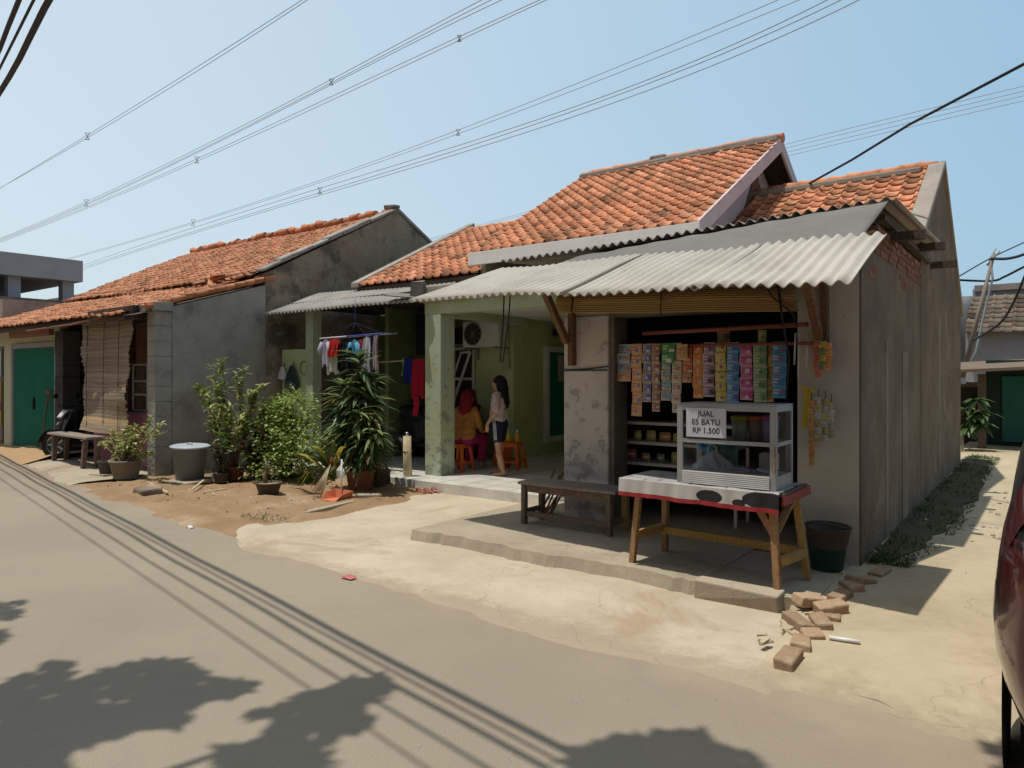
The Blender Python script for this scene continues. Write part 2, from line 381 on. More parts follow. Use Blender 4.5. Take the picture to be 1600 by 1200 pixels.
# ------------------------------------------------------------------ shared shapes
def tile_roof(mb, O, U, W, ncols, nrows, tw, tl, roll=.042, jit=.004, dark=.12, wob=0.0, missing=0, tint=(1, 1, 1)):
    O, U, W = V(O), V(U).normalized(), V(W).normalized(); N = U.cross(W).normalized()
    us = [0, .07, .17, .27, .34, .66, 1.05]
    def prof(u):
        return roll*math.sin(PI*min(1, u/.34)) if u < .34 else -roll*.22*math.sin(PI*(u-.34)/.71)
    for r in range(nrows):
        for k in range(ncols):
            if missing and R.random() < missing: continue
            du = R.uniform(-jit, jit); dv = R.uniform(-jit, jit)*2; dn = R.uniform(-jit, jit)*.6; tw2 = R.uniform(-jit, jit)
            sag = wob*(math.sin(k*.31+r*.2)+math.sin(k*.13+1.3)*.8)
            g = R.uniform(.72, 1.2); h = R.uniform(-.10, .10)
            if R.random() < dark: g *= R.uniform(.45, .75)
            c = (g*(1+h*.2)*tint[0], g*(1+h)*tint[1], g*(1+h*1.3)*tint[2])
            top = []; bot = []; und = []
            for u in us:
                p = O+U*((k+u)*tw+du)+W*(r*tl+dv)+N*(prof(u)+.028+dn+sag+tw2*u)
                q = O+U*((k+u)*tw+du)+W*((r+1.22)*tl+dv)+N*(prof(u)+.004+dn+sag)
                bot.append(mb.vert(p)); top.append(mb.vert(q)); und.append(mb.vert(p-N*.022))
            mb.smooth = True
            for i in range(len(us)-1):
                mb.face((bot[i], bot[i+1], top[i+1], top[i]), c)
            mb.smooth = False
            for i in range(len(us)-1):
                mb.face((und[i], und[i+1], bot[i+1], bot[i]), [x*.8 for x in c])
def corrugated(mb, LL, LR, UR, UL, waves, amp, th=.008, nv=6, wob=.006, per=8):
    LL, LR, UR, UL = V(LL), V(LR), V(UR), V(UL)
    N = (LR-LL).cross(UL-LL).normalized()
    ph = R.uniform(0, 6)
    def fn(u, v):
        p = (LL*(1-u)+LR*u)*(1-v)+(UL*(1-u)+UR*u)*v
        w = amp*math.sin(u*waves*2*PI)+wob*math.sin(u*5+v*4+ph)
        return p+N*w, N
    s0 = mb.smooth; mb.smooth = True
    mb.slab(fn, int(waves*per), nv, th); mb.smooth = s0
# ================================================================== SETTING
def struct(name, mb, m, kind='structure'):
    return tag(mb.build(name, m), kind=kind)
def jag(pts, step=.25, amp=.05, closed=True):
    out = []; n = len(pts)
    for i in range(n if closed else n-1):
        a, b = V((*pts[i], 0)), V((*pts[(i+1) % n], 0)); L = (b-a).length; k = max(1, int(L/step))
        s = V((-(b-a).y, (b-a).x, 0)).normalized()
        for j in range(k):
            p = a+(b-a)*(j/k)
            if 0 < j: p += s*R.uniform(-amp, amp)
            out.append((p.x, p.y))
    return out
def sheet(name, pts, z, m, kind='structure'):
    mb = MB(); mb.poly([(x, y, z) for x, y in pts]); return struct(name, mb, m, kind)
g = MB(); g.poly([(-600, -600, -.03), (600, -600, -.03), (600, 600, -.03), (-600, 600, -.03)]); struct('ground', g, M['dirt'])
road_far = [(-70, 17), (-40, 10.2), (-20.5, 6.25), (-15, 5.25), (-11.2, 4.5), (-8.4, 4.15), (-6.2, 3.95), (-4.07, 4.02), (-2.4, 3.84), (-1.2, 3.93), (0, 3.86), (4, 3.7), (40, 2)]
road_near = [(40, -5), (0, -3.6), (-12, -2.4), (-22, -.6), (-70, 9)]
sheet('road', jag(road_far, .2, .03, False)+road_near, 0, M['asphalt'])
# verge of the far side of the road, behind the camera
sheet('pavement', [(40, -5.0), (40, -40), (-70, -40), (-70, 8.9), (-22, -.7), (-12, -2.5), (0, -3.7)], -.012, M['dirt'])

# dry yard in front of the porch: gently lumpy
def lump(x, y): return .022*math.sin(x*3.1+y*1.7)+.016*math.sin(x*7.3-y*5.1)+.009*math.sin(x*17+y*13)
mb = MB(); mb.smooth = True
def yard(u, v):
    x = -11.6+u*5.3; y0 = 4.02 + max(0, (-x-6.2))*.10
    y = y0-.35+v*(7.9-y0+.35); e = min(1, v/.12); f = min(1, (1-u)/.08)
    return (x, y, -.02+(.045+lump(x, y))*e*f)
mb.grid(yard, 70, 50); struct('dirt_yard', mb, M['dirt'])
mb = MB(); mb.smooth = True
def bank(u, v):
    x = -24+u*9.2; ye = 6.95-(x+24)*.185; y = ye-.45+v*1.7
    return (x, y, -.02+.14*min(1, v/.35)+lump(x, y)*.6*min(1, v/.3))
mb.grid(bank, 60, 14); struct('sandy_bank', mb, M['sand'])
mb = MB(); mb.smooth = True
def foot(u, v):
    x = -15.3+u*3.9; y = 5.32-(x+15.3)*.185-.32+v*1.4
    return (x, y, -.02+.06*min(1, v/.2)+lump(x, y)*.3)
mb.grid(foot, 40, 12); struct('footpath', mb, M['terrace_concrete'])
# concrete drive and apron
drive = [(-7.05, 7.15), (-6.72, 6.5), (-6.95, 5.87), (-6.72, 5.0), (-6.95, 4.40), (-6.3, 3.98), (-5.9, 3.78), (-5.0, 3.86), (-4.07, 3.80), (-3.3, 3.72), (-2.4, 3.62), (-1.75, 3.7), (-1.15, 3.66), (-1.2, 4.4), (-1.38, 4.95), (-4.9, 4.95), (-4.95, 7.15)]
ap = jag(drive, .17, .045); mb = MB(); n_ = len(ap); i_ = [mb.vert((x, y, .006)) for x, y in ap]; mb.face(i_)
ar = sum(ap[k][0]*ap[(k+1) % n_][1]-ap[(k+1) % n_][0]*ap[k][1] for k in range(n_)); o_ = []
for k in range(n_):
    a, b = V((*ap[k-1], 0)), V((*ap[(k+1) % n_], 0)); nrm = V(((b-a).y, -(b-a).x, 0)).normalized()*(1 if ar > 0 else -1); o_.append(mb.vert((ap[k][0]+nrm.x*.10, ap[k][1]+nrm.y*.10, -.004)))
for k in range(n_): mb.face((i_[k], o_[k], o_[(k+1) % n_], i_[(k+1) % n_]))
struct('concrete_apron', mb, M['concrete_apron'])
# alley
mb = MB(); mb.smooth = True
def alley(u, v):
    y = 3.62+v*v*24; x0 = -1.26 if y < 6.1 else -1.4
    x = x0+u*3.6; z = -.006+.115*min(1, max(0, (y-3.62)/1.7))+.012*math.sin(x*2+y*1.3)*min(1, max(0, (y-3.7)))
    if y < 3.8: y += .05*math.sin(x*6)+.03*math.sin(x*17)
    return (x, y, z)
mb.grid(alley, 30, 70); struct('alley_path', mb, M['alley_concrete'])
# terrace (plinth) in front of the shop with a worn kerb
mb = MB()
n = 44
front = []
for i in range(n+1):
    x = -4.95+i*(2.93/n); front.append((x, 4.95+.03*math.sin(x*4)+R.uniform(-.018, .018)))
top = [(x, y+.025, .10+R.uniform(-.006, .006)) for x, y in front]; low = [(x, y-.012, 0.0) for x, y in front]
ti = [mb.vert(p) for p in top]; li = [mb.vert(p) for p in low]
for i in range(n): mb.face((li[i], li[i+1], ti[i+1], ti[i]))
bk = [mb.vert((-2.02, 6.32, .105)), mb.vert((-4.95, 6.32, .105))]
mb.face(ti+bk)
mb.poly([(-4.95, 6.9, 0), (-4.95, 4.96, 0), (-4.945, 4.96, .10), (-4.93, 6.9, .10)])
mb.box(-4.95, -4.0, 6.321, 7.13, 0, .104)
mb.box(-2.02, -1.235, 4.965, 6.137, .0, .101)
mb.box(-4.0, -1.3, 6.321, 9.0, 0, .12)
struct('terrace', mb, M['terrace_concrete'])
mb = MB(); mb.obox((-1.725, 4.93, .06), (.59, .12, .14), rotz(.01), jit=.012); ob = tag(mb.build('kerb_block', M['terrace_concrete'], None, (-1.725, 4.93, 0), bevel=.012), 'long pinkish concrete kerb block at the terrace corner near the bricks', 'kerb')
# porch floor
mb = MB(); mb.box(-11.1, -4.0, 7.16, 12.4, -.02, .135); struct('porch_floor', mb, M['tile_white'])
mb = MB()
for x in range(0, 18): mb.box(-11.1+x*.4, -11.094+x*.4, 7.165, 12.3, .1352, .1368)
for y in range(0, 13): mb.box(-11.1, -4.0, 7.45+y*.4, 7.456+y*.4, .1352, .1366)
o = mb.build('floor_joints', M['mortar']); tag(o, kind='structure'); o.name = 'floor'

# sky and sun --------------------------------------------------------
w = bpy.data.worlds.new('World'); C.world = w; w.use_nodes = True
nt = w.node_tree; bg = nt.nodes['Background']; sky = nt.nodes.new('ShaderNodeTexSky'); sky.sky_type = 'NISHITA'; sky.sun_disc = False
SD = V((-.145, -.20, 1)).normalized()
sky.sun_elevation = math.asin(SD.z); sky.sun_rotation = math.atan2(SD.x, SD.y); sky.air_density = 1.0; sky.dust_density = 4.0; sky.ozone_density = 1.2; sky.altitude = 30
tcw = nt.nodes.new('ShaderNodeTexCoord'); dt = nt.nodes.new('ShaderNodeVectorMath'); dt.operation = 'DOT_PRODUCT'; dt.inputs[1].default_value = (-.97, -.25, .0)
nt.links.new(tcw.outputs['Generated'], dt.inputs[0]); mr = nt.nodes.new('ShaderNodeMapRange'); nt.links.new(dt.outputs['Value'], mr.inputs['Value'])
mr.inputs['From Min'].default_value = -.25; mr.inputs['From Max'].default_value = .87; mr.inputs['To Min'].default_value = 0; mr.inputs['To Max'].default_value = 1
hz = nt.nodes.new('ShaderNodeMix'); hz.data_type = 'RGBA'; hz.blend_type = 'ADD'; hz.inputs[0].default_value = 1
hc = nt.nodes.new('ShaderNodeMix'); hc.data_type = 'RGBA'; nt.links.new(mr.outputs[0], hc.inputs[0]); hc.inputs[6].default_value = (5.3, 8.6, 11.0, 1); hc.inputs[7].default_value = (10.3, 12.2, 13.0, 1)   # humid haze, brightest towards the west
sp = nt.nodes.new('ShaderNodeSeparateXYZ'); nt.links.new(tcw.outputs['Generated'], sp.inputs[0]); m2 = nt.nodes.new('ShaderNodeMapRange'); m2.interpolation_type = 'SMOOTHSTEP'; nt.links.new(sp.outputs[1], m2.inputs['Value']); m2.inputs['From Min'].default_value = -.5; m2.inputs['From Max'].default_value = .25; m2.inputs['To Min'].default_value = .34
nt.links.new(m2.outputs[0], hz.inputs[0])
nt.links.new(sky.outputs[0], hz.inputs[6]); nt.links.new(hc.outputs[2], hz.inputs[7]); nt.links.new(hz.outputs[2], bg.inputs['Color']); bg.inputs['Strength'].default_value = .05
ld = bpy.data.lights.new('sun', 'SUN'); ld.energy = 3.75; ld.angle = math.radians(.55); ld.color = (1, .955, .87)
lo = bpy.data.objects.new('sun', ld); COL.objects.link(lo); lo.rotation_euler = (-SD).to_track_quat('-Z', 'Y').to_euler(); lo.location = (0, 0, 30)
cd = bpy.data.cameras.new('camera'); cam = bpy.data.objects.new('camera', cd); COL.objects.link(cam); C.camera = cam
cam.location = (0, 0, CAMH); cam.rotation_euler = (math.radians(90), 0, YAW); cd.sensor_width = 36; cd.sensor_fit = 'HORIZONTAL'; cd.lens = 36*FPX/1600; cd.shift_y = -12/1600; cd.clip_end = 3000; cd.clip_start = .05
vs = C.view_settings; vs.view_transform = 'Standard'; vs.look = 'None'; vs.exposure = 0; vs.gamma = 1; vs.use_curve_mapping = False
C.render.engine = 'CYCLES'; C.cycles.use_denoising = True; C.cycles.max_bounces = 7; C.cycles.diffuse_bounces = 4; C.cycles.transparent_max_bounces = 12
try: C.cycles.denoiser = 'OPENIMAGEDENOISE'
except Exception: pass
plaster('pier_render', (.23, .19, .145), (.18, .145, .105), (((.08, .065, .05), 3, .5, .72, .6),), .6, 18)
# ================================================================== SHOP BUILDING (right)
shop = thing('shop_building', 'plastered corner shop with open front and orange tiled lean roof beside the alley', 'building', (-2.6, 8, 0))
mb = MB(); mb.box(-4.05, -3.52, 6.28, 6.62, .0, 2.22)
mb.box(-4.03, -3.52, 6.30, 6.62, 2.22, 2.72)
mb.build('pillar', M['pillar_plaster'], shop, bevel=.012)
mb = MB(); mb.box(-4.045, -3.53, 6.268, 6.279, 1.655, 1.668); mb.tube([(-4.1, 6.262, 1.665), (-3.8, 6.265, 1.672), (-3.5, 6.262, 1.70)], .006, 5); mb.build('wire', M['cable'], shop)
mb = MB()
mb.box(-3.515, -1.66, 6.33, 6.62, 2.21, 2.74)                     # lintel
mb.box(-1.65, -1.1675, 6.138, 6.40, 0, 2.70)                        # wall right of the opening
mb.box(-1.36, -1.25, 6.405, 9.48, 0, 2.62)
mb.box(-4.03, -3.9, 6.63, 9.2, 0, 2.9)                           # party wall with the porch
mb.build('wall', M['shop_plaster'], shop)
mb = MB(); mb.box(-1.18, -1.1645, 6.1365, 6.3995, 0, 2.69); mb.box(-1.249, -1.168, 6.401, 9.48, 0, 2.62); mb.prism([(-1.36, 6.405, 2.621), (-1.36, 9.48, 2.621), (-1.36, 9.48, 2.93), (-1.36, 6.405, 2.70)], (.19, 0, 0)); mb.build('side_wall', M['side_render'], shop)
mb = MB(); mb.box(-3.519, -3.47, 6.315, 6.60, .1, 2.25); mb.box(-1.70, -1.651, 6.315, 6.60, .1, 2.25); mb.box(-3.469, -1.701, 6.318, 6.60, 2.20, 2.25); mb.build('opening_frame', M['grey_render'], shop, bevel=.004)
mb = MB()
gab = [(-1.42, 9.482, 0), (-1.42, 14.3, 0), (-1.42, 14.3, 2.6), (-1.42, 13.95, 2.86), (-1.42, 11.72, 4.50), (-1.42, 9.5, 3.12)]
mb.prism(gab, (.255, 0, 0)); tag(mb.build('gable_wall', M['side_render'], shop), 'weathered grey gable wall with bare brick patches')
for y0, y1, d, h in ((7.2, 7.36, .004, 1.95), (8.15, 8.5, .005, 1.85), (11.2, 11.4, .004, 2.4)):
    mb = MB(); mb.box(-1.175, -1.168+d, y0, y1, -.02, h); mb.build('pier', M['pier_render'], shop)
# bare bricks where the render has fallen away along the wall top
def bricks(y0, y1, z0, rows, x=-1.168, skip=.15):
    mb = MB()
    for r in range(rows):
        y = y0+(r % 2)*.11
        while y < y1:
            if R.random() > skip:
                g = R.uniform(.75, 1.2); mb.obox((x-.05, y+.1, z0+r*.066+.028), (.11+R.uniform(-.004, .005), .20, .056), None, (g, g*R.uniform(.9, 1.05), g*R.uniform(.85, 1.05)), .004)
            y += .22
    mb.build('bare_bricks', M['brick'], shop)
bricks(6.7, 9.4, 2.66, 4); bricks(6.35, 6.8, 2.36, 3, -1.172, .45); bricks(7.4, 8.9, 2.5, 2, -1.172, .4); bricks(11.1, 11.9, 1.75, 5, -1.172, .3); bricks(12.6, 13.2, 1.45, 4, -1.172, .4)
mb = MB()
for y, z in ((7.4, 2.90), (9.0, 3.03), (10.3, 3.0)): mb.box(-1.6, -.88, y, y+.09, z-.04, z+.04)
mb.box(-1.20, -1.12, 6.9, 10.0, 2.97, 3.02)
mb.build('roof_beam', M['dark_wood'], shop)
# interior
mb = MB(); mb.box(-3.9, -1.361, 8.9, 9.0, .1, 2.9); mb.build('back_wall', M['unlit_inside'], shop)
mb = MB(); mb.box(-3.899, -1.361, 6.63, 8.9, 2.74, 2.80); mb.build('ceiling', M['unlit_inside'], shop)
for xl in (-3.899, -1.37): mb = MB(); mb.box(xl, xl+.009, 6.63, 8.9, .1, 2.6); mb.build('unlit_lining', M['unlit_inside'], shop)  # dark sheets over the pale plaster make the room look unlit
# wing roof
O = (-4.35, 9.35, 3.10); sl = V((0, 1, .627)).normalized()
mb = MB(); tile_roof(mb, O, (1, 0, 0), sl, 16, 13, .196, .222, .034)
rf = mb.build('tile_roof', M['tile'], shop)
mb = MB(); mb.poly([(-4.3, 9.4, 3.09), (-1.2, 9.4, 3.09), (-1.2, 11.72, 4.54), (-4.3, 11.72, 4.54)]); mb.poly([(-4.3, 11.72, 4.54), (-1.2, 11.72, 4.54), (-1.2, 14.6, 2.62), (-4.3, 14.6, 2.62)]); mb.build('roof_deck', M['dark_wood'], shop)
mb = MB(); mb.smooth = False
mb.prism([(-1.34, 9.62, 3.27), (-1.34, 11.70, 4.575), (-1.34, 11.70, 4.66), (-1.34, 9.60, 3.37)], (.21, 0, 0)); mb.prism([(-1.34, 11.70, 4.575), (-1.34, 14.45, 2.62), (-1.34, 14.45, 2.72), (-1.34, 11.70, 4.66)], (.21, 0, 0))
mb.build('verge_coping', M['mortar'], shop, bevel=.015)
mb = MB(); 
for i in range(13):
    x = -4.3+i*.235; g = R.uniform(.8, 1.1)
    mb.tube([(x, 11.71, 4.60+R.uniform(-.012, .012)), (x+.25, 11.71, 4.60+R.uniform(-.012, .012))], [.085, .075], 10, True, (g, g*.95, g*.9))
mb.build('ridge_tiles', M['tile'], shop)
mb = MB(); mb.bar((-4.3, 11.68, 4.55), (-1.42, 11.68, 4.55), .24, .10, jit=.01); mb.build('ridge_mortar', M['mortar'], shop, bevel=.02)
# nearly flat grey sheet roof over the front room
mb = MB(); corrugated(mb, (-5.15, 6.62, 2.965), (-1.0, 6.66, 3.09), (-.98, 10.0, 3.19), (-5.15, 8.3, 3.12), 40, .02, .008, 3, .01)
mb.build('flat_sheet_roof', M['grey_asbestos'], shop)
mb = MB(); mb.smooth = True
def fl(u, v):
    a = V((-4.33, 6.34, 2.755)).lerp(V((-1.17, 6.00, 2.635)), u); b = V((-4.06, 6.60, 2.91)).lerp(V((-1.05, 6.60, 3.065)), u)
    p = a.lerp(b, v); k = .007*math.sin(u*23+v*2)*math.sin(u*7+1)+.005*math.sin(u*51+v*5)
    return p+V((0, -k, k*.6)), V((0, -.8, .5))
mb.slab(fl, 60, 5, .006); mb.build('flashing', M['flash'], shop)
mb = MB(); mb.prism([(-4.95, 6.33, 2.775), (-1.18, 5.83, 2.60), (-1.18, 6.25, 2.72), (-4.95, 6.75, 2.83)], (0, 0, .012)); mb.build('gap_light_stop', M['dark_wood'], shop)  # hidden board added to stop sun leaking between canopy and flashing
# canopy of four overlapping corrugated sheets
can = MB(); 
cv = bpy.data.objects.new('canopy', None); COL.objects.link(cv); cv.parent = shop
LLc, LRc, URc, ULc = V((-5.2, 5.15, 2.385)), V((-.95, 4.68, 2.168)), V((-.94, 5.86, 2.655)), V((-4.93, 6.36, 2.815))
cuts = [0, .235, .455, .745, 1.0]; lift = [0, .012, .004, .014]
for i in range(4):
    a, b = cuts[i], cuts[i+1]+(.015 if i < 3 else 0); dz = V((0, 0, lift[i])); ed = V((0, R.uniform(-.03, .03), 0))
    mb = MB(); corrugated(mb, LLc.lerp(LRc, a)+dz+ed, LLc.lerp(LRc, b)+dz+ed, ULc.lerp(URc, b)+dz, ULc.lerp(URc, a)+dz, 43*(b-a), .016, .009, 8, .008, 10)
    mb.build('corrugated_sheet', M['asbestos'], cv)
mb = MB()
mb.bar((-5.0, 5.78, 2.525), (-1.05, 5.3, 2.335), .05, .05, jit=.004); mb.bar((-4.9, 6.2, 2.67), (-1.05, 5.72, 2.52), .05, .05)
for x in (-4.8, -4.2, -3.0, -1.9, -1.25): 
    k = (x+5.2)/4.27; a = LLc.lerp(LRc, k); b = ULc.lerp(URc, k); mb.bar(a.lerp(b, .35)+V((0, 0, -.085)), b+V((0, -.03, -.10)), .05, .06)
mb.build('rafters', M['warm_wood'], cv)
for (x, y, zb, zt, ye, ze) in ((-3.92, 6.235, 1.71, 2.42, 5.73, 2.50), (-1.43, 6.10, 1.66, 2.56, 5.55, 2.48)):
    mb = MB(); mb.bar((x, y, zb), (x, y, zt), .07, .06, (1, 0, 0), jit=.003); mb.bar((x-.03, y-.05, zb+.24), (x-.03, ye, ze), .06, .075, jit=.003); mb.build('bracket', M['brown_wood'], shop, bevel=.004)
# two black cords hanging by the left bracket
for dx in (0, .09):
    mb = MB(); mb.tube([(-4.62+dx, 6.0, 2.62), (-4.64+dx*.8, 6.0, 2.2), (-4.68+dx*.4, 6.0, 1.75)], .008, 6); mb.build('hanging_cord', M['cable'], shop)

# ================================================================== MAIN HOUSE (porch)
house = thing('porch_house', 'green house with open tiled porch under the tall orange pantile roof', 'house', (-6.5, 9.5, 0))
sl = V((0, 3.35, 1.92)).normalized()
mb = MB(); tile_roof(mb, (-7.12, 8.38, 3.50), (1, 0, 0), sl, 19, 17, .1955, .2265, .034)
mb.build('tile_roof', M['tile'], house)
mb = MB(); mb.poly([(-7.1, 8.42, 3.49), (-3.45, 8.42, 3.49), (-3.45, 11.75, 5.38), (-7.1, 11.75, 5.38)]); mb.poly([(-7.1, 11.75, 5.38), (-3.45, 11.75, 5.38), (-3.45, 15.1, 3.47), (-7.1, 15.1, 3.47)])
mb.build('roof_deck', M['dark_wood'], house)
mb = MB(); tile_roof(mb, (-3.42, 15.1, 3.5), (-1, 0, 0), V((0, -3.35, 1.92)), 19, 8, .1955, .48, .034); mb.build('rear_tile_roof', M['tile'], house)
mb = MB(); mb.box(-7.14, -3.40, 8.34, 8.375, 3.31, 3.505); mb.build('fascia_board', M['fascia_paint'], house, bevel=.004)
mb = MB()
mb.prism([(-3.435, 8.345, 3.30), (-3.435, 8.345, 3.52), (-3.435, 11.75, 5.45), (-3.435, 11.75, 5.23)], (.035, 0, 0)); mb.prism([(-3.435, 11.75, 5.23), (-3.435, 11.75, 5.45), (-3.435, 14.9, 3.63), (-3.435, 14.9, 3.43)], (.035, 0, 0))
mb.build('rake_board', M['pink_rake'], house)
mb = MB(); mb.prism([(-3.95, 8.6, 2.9), (-3.95, 14.9, 2.9), (-3.95, 14.9, 3.5), (-3.95, 11.75, 5.30), (-3.95, 8.6, 3.5)], (.12, 0, 0)); mb.build('gable_wall', M['pink_rake'], house)
mb = MB(); mb.prism([(-3.83, 11.0, 4.0), (-3.83, 12.6, 4.0), (-3.83, 11.75, 5.0)], (.02, 0, 0)); mb.prism([(-3.82, 8.5, 3.47), (-3.82, 11.74, 5.33), (-3.82, 11.74, 5.29), (-3.82, 8.5, 3.43)], (.38, 0, 0)); mb.build('soffit', M['brown_wood'], house)
mb = MB(); mb.prism([(-7.10, 8.6, 2.9), (-7.10, 14.9, 2.9), (-7.10, 14.9, 3.45), (-7.10, 11.75, 5.25), (-7.10, 8.6, 3.45)], (.1, 0, 0)); mb.build('gable_wall', M['cream_wall'], house)
mb = MB()
for i in range(16):
    x = -7.15+i*.235; g = R.uniform(.75, 1.1)
    mb.tube([(x, 11.76, 5.46+R.uniform(-.014, .014)), (x+.25, 11.76, 5.46+R.uniform(-.014, .014))], [.085, .075], 10, True, (g, g*.95, g*.9))
mb.build('ridge_tiles', M['tile'], house)
mb = MB(); mb.bar((-7.15, 11.73, 5.42), (-3.42, 11.73, 5.42), .27, .12, jit=.01); mb.box(-5.70, -5.40, 11.66, 11.85, 5.40, 5.565, jit=.02); mb.build('ridge_mortar', M['mortar'], house, bevel=.03)
# porch slab, beams, column
mb = MB(); mb.box(-7.5, -4.04, 7.62, 8.7, 2.70, 2.93); mb.box(-7.5, -4.04, 8.7, 12.5, 2.70, 2.9); mb.build('porch_slab', M['mortar'], house, bevel=.01)
mb = MB(); mb.box(-7.38, -4.05, 7.70, 12.4, 2.62, 2.695); mb.build('porch_ceiling', M['white_ceiling'], house)
mb = MB(); mb.box(-7.4, -4.04, 7.66, 7.86, 2.52, 2.70); mb.box(-7.42, -7.22, 7.861, 9.99, 2.5, 2.70); mb.build('beam', M['green_column'], house)
mb = MB(); mb.box(-7.40, -7.08, 7.66, 7.97, .13, 2.519); mb.build('column', M['green_column'], house, bevel=.012)
mb = MB(); mb.box(-9.5, -7.5, 10.0, 10.14, .13, 3.2); mb.box(-7.64, -7.5, 10.141, 12.4, .13, 2.7); mb.box(-7.5, -4.04, 12.4, 12.52, .13, 2.9); mb.box(-4.12, -4.04, 6.64, 12.4, .1, 2.69)
mb.build('wall', M['green_wall'], house)
mb = MB(); mb.box(-11.15, -9.5, 10.0, 10.14, .13, 3.2); mb.box(-9.6, -9.5, 8.9, 10.0, .13, 2.85); mb.build('bay_wall', M['shaded_green'], house)
mb = MB(); mb.box(-10.28, -10.08, 7.68, 7.86, .1, 2.74); mb.build('post', M['green_column'], house)
mb = MB(); mb.box(-11.1, -10.29, 7.78, 7.86, 0, 2.08); mb.build('screen_wall', M['green_wall'], house)
mb = MB(); mb.box(-11.1, -7.45, 7.9, 9.98, 2.86, 2.93); mb.build('bay_ceiling', M['unlit_inside'], house)
# left bay canopy
mb = MB(); corrugated(mb, (-11.12, 7.42, 2.725), (-7.42, 7.42, 2.70), (-7.42, 8.55, 3.13), (-11.12, 8.55, 3.16), 36, .021, .009, 5, .012); mb.build('corrugated_sheet', M['grey_asbestos'], house)
mb = MB(); mb.obox((-7.42, 7.55, 2.88), (.2, .12, .26), eul(.2, .1, .2), jit=.02); mb.obox((-7.7, 7.5, 2.82), (.5, .25, .02), eul(.3, .1, .3), jit=.01); mb.build('roof_scrap', M['flash'], house)
# low tiled wing on the left
slw = V((0, 3.1, 1.55)).normalized()
mb = MB(); tile_roof(mb, (-9.75, 8.42, 3.20), (1, 0, 0), slw, 14, 15, .196, .2265, .034, dark=.2); mb.build('tile_roof', M['tile'], house)
mb = MB(); mb.prism([(-9.93, 8.38, 3.17), (-9.93, 8.38, 3.27), (-9.93, 11.6, 4.88), (-9.93, 11.6, 4.74)], (.2, 0, 0)); mb.build('verge_coping', M['mortar'], house, bevel=.02)
mb = MB(); mb.prism([(-9.9, 8.6, 2.9), (-9.9, 14.3, 2.9), (-9.9, 14.3, 3.3), (-9.9, 11.55, 4.75), (-9.9, 8.6, 3.25)], (.12, 0, 0)); mb.box(-9.9, -7.1, 8.5, 8.6, 2.94, 3.2); mb.build('wall', M['grey_render'], house)
mb = MB(); mb.poly([(-9.8, 11.6, 4.78), (-7.1, 11.6, 4.78), (-7.1, 14.6, 3.2), (-9.8, 14.6, 3.2)]); mb.poly([(-9.8, 8.45, 3.18), (-7.1, 8.45, 3.18), (-7.1, 11.6, 4.75), (-9.8, 11.6, 4.75)]); mb.build('roof_deck', M['dark_wood'], house)
# barred window with a leaning casement, curtained window, vent, meter box
wi = MB(); wi.box(-9.35, -8.40, 9.985, 9.998, .98, 2.14); wn = tag(wi.build('window', M['unlit_inside'], house), 'dark window with white bars')
mb = MB()
for x in (-9.35, -8.42, -8.9): mb.box(x, x+.05, 9.95, 9.984, .98, 2.14)
for z in (.98, 1.53, 2.09): mb.box(-9.299, -8.421, 9.945, 9.979, z, z+.05)
mb.bar((-8.62, 9.62, 1.05), (-8.42, 9.90, 2.05), .05, .04); mb.bar((-8.80, 9.60, 1.02), (-8.62, 9.88, 2.05), .035, .03); mb.bar((-8.80, 9.60, 1.05), (-8.62, 9.62, 1.05), .04, .04); mb.bar((-8.7, 9.75, 1.55), (-8.52, 9.76, 1.55), .04, .04); mb.bar((-8.62, 9.88, 2.03), (-8.42, 9.9, 2.05), .04, .04)
mb.build('window_frame', M['white_paint'], wn)
mb = MB(); mb.box(-7.499, -7.46, 10.95, 11.92, .42, 2.1); fr = MB()
for y0, y1, z0, z1 in ((10.92, 11.02, .36, 2.16), (11.86, 11.96, .36, 2.16), (11.02, 11.86, .36, .47), (11.02, 11.86, 2.06, 2.16)): fr.box(-7.499, -7.42, y0, y1, z0, z1)
wn2 = tag(fr.build('window', M['white_paint'], house), 'white framed window with a green curtain')
mb = MB(); mb.smooth = True
mb.grid(lambda u, v: (-7.47+.012*math.sin(u*44)+.006*math.sin(u*17), 11.02+u*.84, .47+v*1.59), 60, 2, (.02, .19, .12)); mb.smooth = False; mb.box(-7.455, -7.452, 11.35, 11.86, 1.5, 2.0, (.5, .42, .40)); mb.build('curtain', M['cloth'], wn2)
mb = MB(); mb.box(-7.499, -7.44, 11.1, 11.42, 2.34, 2.52); mb.build('vent_block', M['mortar'], house); mb = MB(); mb.box(-7.439, -7.43, 11.14, 11.38, 2.37, 2.49); mb.build('vent_block', M['unlit_inside'], house)
mb = MB(); mb.box(-7.68, -7.56, 9.93, 9.998, 1.72, 2.0); mb.build('wall_box', M['green_column'], house, bevel=.01)
mb = MB(); mb.box(-9.5, -8.6, 9.96, 9.998, 2.2, 2.5); mb.build('high_vent', M['unlit_inside'], house)
# ceiling lamp
mb = MB(); mb.lathe([(.05, 0), (.05, -.03), (.02, -.04), (.035, -.1), (.03, -.14), (.001, -.15)], (-5.95, 9.0, 2.62), 14); mb.build('ceiling_lamp', M['white_plastic'], house)
